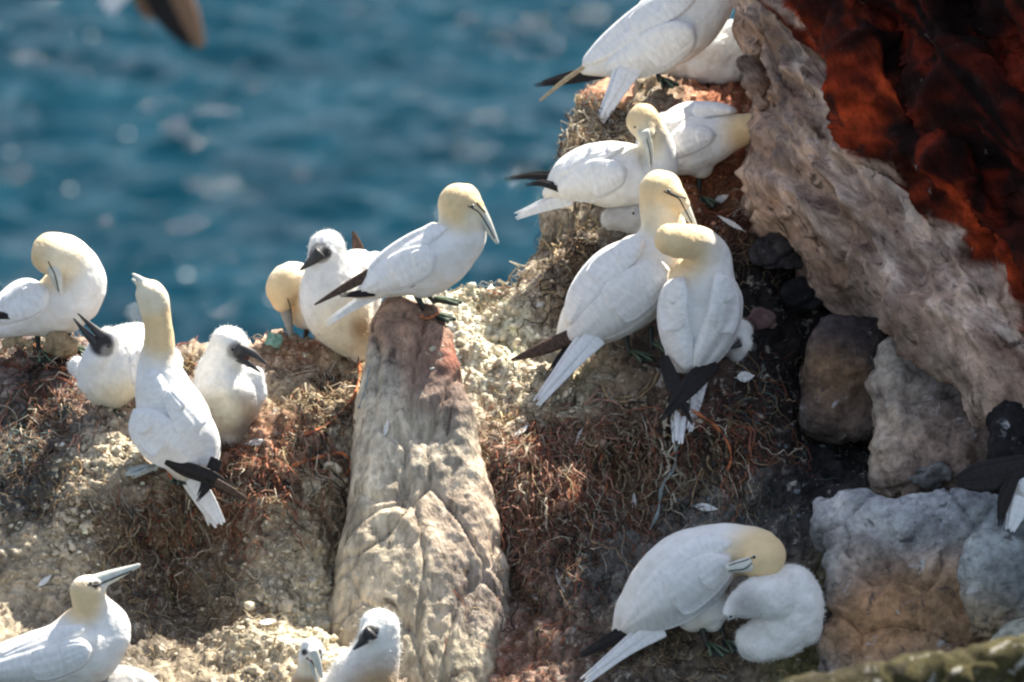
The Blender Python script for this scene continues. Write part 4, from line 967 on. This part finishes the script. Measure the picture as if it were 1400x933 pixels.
# matted fibres: (px, py, radius x, radius y, count, colours, droop)
MATS = [(60,540,70,60,420,(INK,BRN,TEAL,RUST,BRN),.1),(40,640,60,80,420,(INK,TEAL,BRN,STRAW),.15),(120,700,60,70,260,(STRAW,PALE,BRN),.2),(230,730,80,60,360,(BRN,STRAW,RUST),.25),(340,640,50,45,260,(ORNG,RUST,STRAW),.15),
 (320,715,35,30,170,(ORNG,RUST),.3),(250,830,110,70,520,(BRN,STRAW,INK,PALE),.25),(430,560,60,60,380,(STRAW,BRN,ORNG),.3),(420,680,60,60,240,(STRAW,PALE,BRN),.25),(380,850,80,70,260,(STRAW,PALE),.25),
 (650,440,70,50,160,(PALE,STRAW),.2),(720,560,70,60,300,(STRAW,PALE,BRN),.25),(790,380,60,60,420,(BRN,STRAW,INK),.2),(760,640,80,70,620,(RUST,BRN,STRAW,RUST),.5),(810,680,70,60,480,(RUST,ORNG,BRN),.7),(880,610,70,60,420,(STRAW,BRN,RUST),.5),
 (960,620,70,50,320,(RUST,BRN,STRAW),.4),(1050,560,60,70,260,(INK,RUST,TEAL,STRAW),.3),(720,780,70,80,420,(RUST,BRN,STRAW),.6),(800,800,60,90,320,(INK,BRN,TEAL),.4),(700,900,70,50,260,(RUST,BRN),.5),(900,890,90,40,320,(STRAW,BRN,INK),.2),(1000,690,80,40,160,(TEAL,INK,STRAW),.2),
 (1000,260,45,50,260,(RUST,ORNG,BRN,STRAW),.3),(1040,130,40,30,140,(ORNG,RUST,STRAW),.2),(1030,340,40,40,160,(INK,BRN,STRAW),.2),(820,170,40,40,260,(STRAW,PALE),.4),(650,390,60,20,200,(STRAW,RUST,PALE),.1),(390,475,45,20,200,(STRAW,RUST),.1),(260,495,40,15,140,(STRAW,RUST),.1),(60,470,70,14,160,(BRN,STRAW,TEAL),.1)]
SV, SF, SC = [], [], []
for x, y, rx, ry, n, cs, gr in MATS:
    for _ in range(int(n * 1.15)):
        p, nn = cast(x + RNG.normal(0, rx * .6), y + RNG.normal(0, ry * .6))
        if p is None or RNG.random() < .45 or (on_pillar(p) and RNG.random() < .85): continue
        d = Vector(RNG.normal(0, 1, 3)); d -= nn * d.dot(nn); d.normalize()
        strand(COMB, p, d, RNG.integers(5, 12), .015 * RNG.uniform(.6, 1.5), RNG.uniform(.0007, .0019), cs[RNG.integers(len(cs))], SV, SF, SC, gr, .4, .008)
SALM = (.42, .23, .17)
for x, y, rx, ry, n, cs in [(760,600,70,30,260,(SALM,STRAW,RUST,SALM)),(830,590,70,30,260,(SALM,STRAW,BRN)),(700,650,40,50,160,(SALM,RUST,STRAW)),(900,590,60,30,160,(STRAW,RUST,BRN)),(690,760,40,70,160,(SALM,RUST,BRN)),(780,700,50,40,160,(RUST,SALM,BRN)),(980,590,50,30,90,(RUST,ORNG,STRAW)),
                            (400,600,50,30,120,(ORNG,STRAW,SALM)),(350,640,40,25,150,(ORNG,SALM)),(90,490,50,16,120,(ORNG,RUST)),(450,540,40,40,120,(STRAW,SALM)),(820,180,35,30,160,(STRAW,PALE)),(220,690,70,30,140,(STRAW,RUST,BRN)),(60,560,60,40,140,(SALM,TEAL,BRN)),(800,350,60,40,140,(STRAW,BRN))]:
    for _ in range(n):
        p, nn = cast(x + RNG.normal(0, rx * .6), y + RNG.normal(0, ry * .6))
        if p is None or RNG.random() < .45 or on_pillar(p): continue
        d = Vector(RNG.normal(0, .7, 3)) + Vector((0, 0, -1)); d -= nn * d.dot(nn); d.normalize()
        strand(COMB, p, d, RNG.integers(7, 30), .017 * RNG.uniform(.6, 1.5), .001 + RNG.gamma(1.2, .0009), (cs + (INK, BRN, PALE))[RNG.integers(len(cs) + 3)], SV, SF, SC, .45, .36, .018)
o = mkobj('matted_seaweed', SV, SF, M['fibre']); setcol(o.data, np.array(SC)); tag(o, 'dry seaweed and net fibres matted over the whole ledge', 'seaweed', kind='stuff')

def lump_geo(sub, seed):
    bm = bmesh.new(); bmesh.ops.create_icosphere(bm, subdivisions=sub, radius=1); out = []
    for v in bm.verts: v.co *= 1 + .9 * noise.noise(v.co * 1.1 + Vector((seed, 0, 0))); v.co.z *= .7
    V = [v.co.copy() for v in bm.verts]; F = [tuple(v.index for v in f.verts) for f in bm.faces]; bm.free(); return V, F
CR = [(640,430,60,45,1500,(.62,.57,.46)),(690,480,70,60,1500,(.58,.52,.40)),(740,540,50,50,700,(.50,.43,.31)),(150,615,60,35,800,(.58,.51,.38)),(90,720,45,70,900,(.55,.48,.37)),(430,690,45,60,700,(.48,.41,.30)),(400,830,70,70,1300,(.54,.47,.34)),(360,900,90,40,800,(.52,.45,.33)),
      (40,560,60,60,500,(.26,.22,.19)),(250,760,100,60,700,(.30,.25,.19)),(380,580,60,60,400,(.38,.31,.22)),(760,650,70,70,500,(.30,.2,.15)),(980,270,40,40,300,(.40,.2,.12)),(900,150,100,30,500,(.46,.30,.2)),(880,560,80,40,500,(.30,.25,.2)),(1000,560,70,60,260,(.08,.07,.065)),(850,880,120,50,500,(.25,.2,.16)),(700,820,60,80,500,(.30,.22,.19)),(660,390,60,14,300,(.55,.45,.35)),(390,470,40,12,200,(.5,.4,.3)),(1080,640,80,60,300,(.14,.15,.16)),(930,720,90,40,300,(.22,.22,.21))]
protos = [lump_geo(1, k * 3.7) for k in range(6)]; CV, CF, CC = [], [], []; big = []
for x, y, rx, ry, n, c in CR:
    for _ in range(int(n * .33)):
        p, nn = cast(x + RNG.normal(0, rx * .75), y + RNG.normal(0, ry * .75))
        if p is None: continue
        if on_pillar(p) and RNG.random() < .93: continue
        r = .0025 + RNG.gamma(1.2, .0022)
        cc = np.array(c) * RNG.uniform(.7, 1.6) * (1.25 if RNG.random() < .06 else 1)
        V, F = protos[RNG.integers(6)]; k = len(CV); s3 = RNG.uniform(.6, 1.4, 3) * r
        th = RNG.uniform(0, 6.28); ca, sa = math.cos(th), math.sin(th)
        CV += [p + nn * r * .05 + Vector((s3[0] * (v.x * ca - v.y * sa), s3[1] * (v.x * sa + v.y * ca), s3[2] * v.z)) for v in V]; CF += [tuple(i + k for i in f) for f in F]; CC += [np.minimum(cc, .8)] * len(V)
o = mkobj('guano_crumbs', CV, CF, M['crumb']); setcol(o.data, np.array(CC)); tag(o, 'crumbs of pale guano strewn over the ledge', 'guano', kind='stuff')
cm = []
for k in range(4):
    V, F = lump_geo(2, 20 + k * 2.3); me = bpy.data.meshes.new('guano_clod'); me.from_pydata(V, [], F); me.materials.append(M['clod']); me.polygons.foreach_set('use_smooth', [True] * len(me.polygons)); cm.append(me)
CZ = [(640,430,55,35,45),(690,490,60,50,45),(140,615,55,30,24),(90,710,35,60,26),(400,830,60,70,40),(440,660,30,50,18),(730,560,40,40,20),(370,910,70,25,20)]
for x, y, rx, ry, n in CZ:
    for _ in range(n):
        p, nn = cast(x + RNG.normal(0, rx * .6), y + RNG.normal(0, ry * .6))
        if p is None: continue
        if on_pillar(p): continue
        o = bpy.data.objects.new('guano_clod', cm[RNG.integers(4)]); COL.objects.link(o); r = RNG.uniform(.007, .017)
        o.location = p + nn * r * .02; o.rotation_euler = RNG.uniform(0, 6, 3); o.scale = RNG.uniform(.7, 1.3, 3) * r; o.parent = LEDGE

# loose feathers, each with shaft and two vane halves
def feather(px, py, ang, ln, wd, label, mat='feather', curl=.25, lift=.012):
    p, nn = cast(px, py)
    if p is None: return
    a = math.radians(ang); d = RGT * math.cos(a) + UPV * math.sin(a); d -= nn * d.dot(nn); d.normalize(); sd = nn.cross(d).normalized(); L = ln / K; Wd = wd / K * .6
    root = bpy.data.objects.new('feather', None); COL.objects.link(root); root.location = p; bpy.context.view_layer.update(); tag(root, label, 'feather')
    n = 16; cen = [p + nn * (lift + curl * L * ((i / n - .35) ** 2)) + d * (L * (i / n - .4)) for i in range(n + 1)]
    for sg in (1, -1):
        V, F = [], []
        for i in range(n + 1):
            u = i / n; wv = Wd * math.sin(math.pi * min(1, max(.02, (u - .12) / .86)) ** .8) * (1 + .06 * math.sin(i * 2.1 + sg))
            if u < .14: wv = .0004
            V += [cen[i], cen[i] + sd * sg * wv + nn * (wv * .25), cen[i] + sd * sg * wv * .98 + nn * (wv * .25 - .0012), cen[i] - nn * .0012]
        for i in range(n):
            for j in range(4): k = (j + 1) % 4; F.append((i * 4 + j, i * 4 + k, i * 4 + 4 + k, i * 4 + 4 + j))
        mkobj('vane', V, F, M[mat], root)
    mkobj('shaft', *tube_pts(cen, .0012, 5, lambda u: 1 - .7 * u), M['feather'], root)
FE = [(710,597,70,34,11,'curled white down feather on the sunlit crust left of the red fibres'),(1012,517,10,32,13,'bright white feather in the dark hollow near the crossed wingtips'),(962,694,-10,44,9,'flat white feather on the grey ground above the preening gannet'),(1005,308,150,48,6,'thin pale feather with green shaft below the cliff foot'),
 (785,598,20,28,9,'small grey feather beside the fringe of red fibres'),(762,800,75,40,9,'whitish feather hanging low on the shaded slope'),(350,607,0,34,8,'white feather by the nest with net scraps'),(735,420,40,22,6,'tiny white feather on the pale crust beside the brown wingtip'),(865,692,100,40,6,'narrow feather on the slope under the straw ring'),
 (360,855,30,30,9,'white feather on the gravelly slope above the open billed bird'),(392,880,-20,34,9,'broad white feather beside the open billed bird'),(245,775,20,26,6,'dull feather on the brown slope above the raised bill'),(1120,580,-60,40,6,'bluish feather in the deep shade below the domed boulder'),(170,880,10,26,6,'small white feather near the breast of the gannet with raised bill'),(60,800,50,28,8,'white feather on the crusted slope left of the raised bill'),(530,590,80,26,6,'pale feather stuck to the face of the pillar'),(985,275,20,26,10,'white feather beside the black leg under the cliff')]
for f in FE: feather(*f)

# ropes and twine
def rope(pts, r, mat, label, name='twine', hug=True):
    rows = catmull(pts, max(12, len(pts) * 6)); q = []; last = None
    for x, y in rows:
        p, nn = cast(x, y)
        d = depth_of(p) if p is not None else last
        if d is None: continue
        if last is not None: d = min(max(d, last - .02), last + .02)
        last = d; q.append(P(x, y, d - r * 2 - .012))
    for _ in range(3): q = [q[0]] + [(q[i - 1] + q[i] * 2 + q[i + 1]) / 4 for i in range(1, len(q) - 1)] + [q[-1]]
    V, F = tube_pts(q, r * .85, 8, lambda u: .75 + .35 * math.sin(u * 23 + r * 900)); o = mkobj(name, V, F, M[mat]); tag(o, label, 'twine'); return o
rope([(400,637),(425,628),(450,622),(468,620),(478,630),(477,645),(468,652)], .0075, 'rope', 'hooked loop of orange twine on the slope beside the pillar')
rope([(412,596),(440,585),(465,565),(485,540),(492,510),(490,490)], .006, 'rope', 'orange twine running down from the large upright chick')
rope([(497,488),(492,510),(488,540),(484,580)], .008, 'tanrope', 'straw twine hanging down the left edge of the pillar')
rope([(505,500),(500,530),(490,560)], .005, 'bluerope', 'grey twine beside the straw twine on the pillar')
rope([(822,525),(835,548),(865,548),(890,530),(900,510)], .0055, 'tanrope', 'ring of straw rope on the nest of the pair crossing necks')
rope([(826,522),(842,543),(868,541),(886,527),(893,508)], .004, 'tanrope', 'thin inner ring of straw inside the straw rope ring')
rope([(925,605),(922,640),(905,665),(900,700),(888,725)], .008, 'bluerope', 'grey frayed twine dangling below the white tail')
rope([(945,560),(975,580),(992,600),(1000,625),(994,645)], .006, 'rope', 'rusty twine hanging in the shade right of the white tail')
rope([(806,575),(790,612),(796,640),(778,668),(782,700)], .0035, 'rope', 'red twine strand in the hanging fringe of fibres')
rope([(838,600),(820,632),(830,668),(808,690),(806,720)], .0035, 'rope', 'second red twine in the hanging fringe under the straw ring')
rope([(600,428),(585,436),(575,432)], .006, 'rope', 'short orange twine under the feet of the gannet on the pillar')
rope([(62,492),(75,482),(92,488),(104,500),(85,505)], .010, 'rope', 'red net twine bundle at the feet of the gannet with curled neck')
rope([(235,655),(228,640),(238,628),(250,632)], .006, 'rope', 'orange twine curl beside the pale crusted nest')
rope([(96,640),(104,628),(112,640),(104,652),(96,646)], .005, 'tanrope', 'small straw ring on the crusted nest flank')
rope([(190,500),(240,492),(270,500),(285,512)], .004, 'tanrope', 'thin straw twine on the crest behind the chick with soiled belly')
rope([(960,640),(950,665),(945,690)], .004, 'tanrope', 'thin pale twine dangling over the grey ground')
def scrap(px, py, sz, label):
    p, nn = cast(px, py); t = nn.cross(Vector((.3, .2, .9))).normalized(); b_ = nn.cross(t); n = 9; V, F = [], []
    for sd_ in (0, 1):
        for i in range(n):
            for j in range(n):
                u, v = (i / (n - 1) - .5), (j / (n - 1) - .5); q = p + t * u * sz + b_ * v * sz * .8 + nn * (.012 + .02 * noise.noise(Vector((u * 5, v * 5, px))) + (.0 if sd_ else .0015)) + UPV * sz * .3; V.append(q)
    for i in range(n - 1):
        for j in range(n - 1): a = i * n + j; F.append((a, a + 1, a + n + 1, a + n)); a += n * n; F.append((a, a + n, a + n + 1, a + 1))
    o = mkobj('plastic_scrap', V, F, M['green']); tag(o, label, 'plastic scrap')
scrap(374, 474, .055, 'pale green crumpled plastic scrap at the crest left of the bowing gannet')
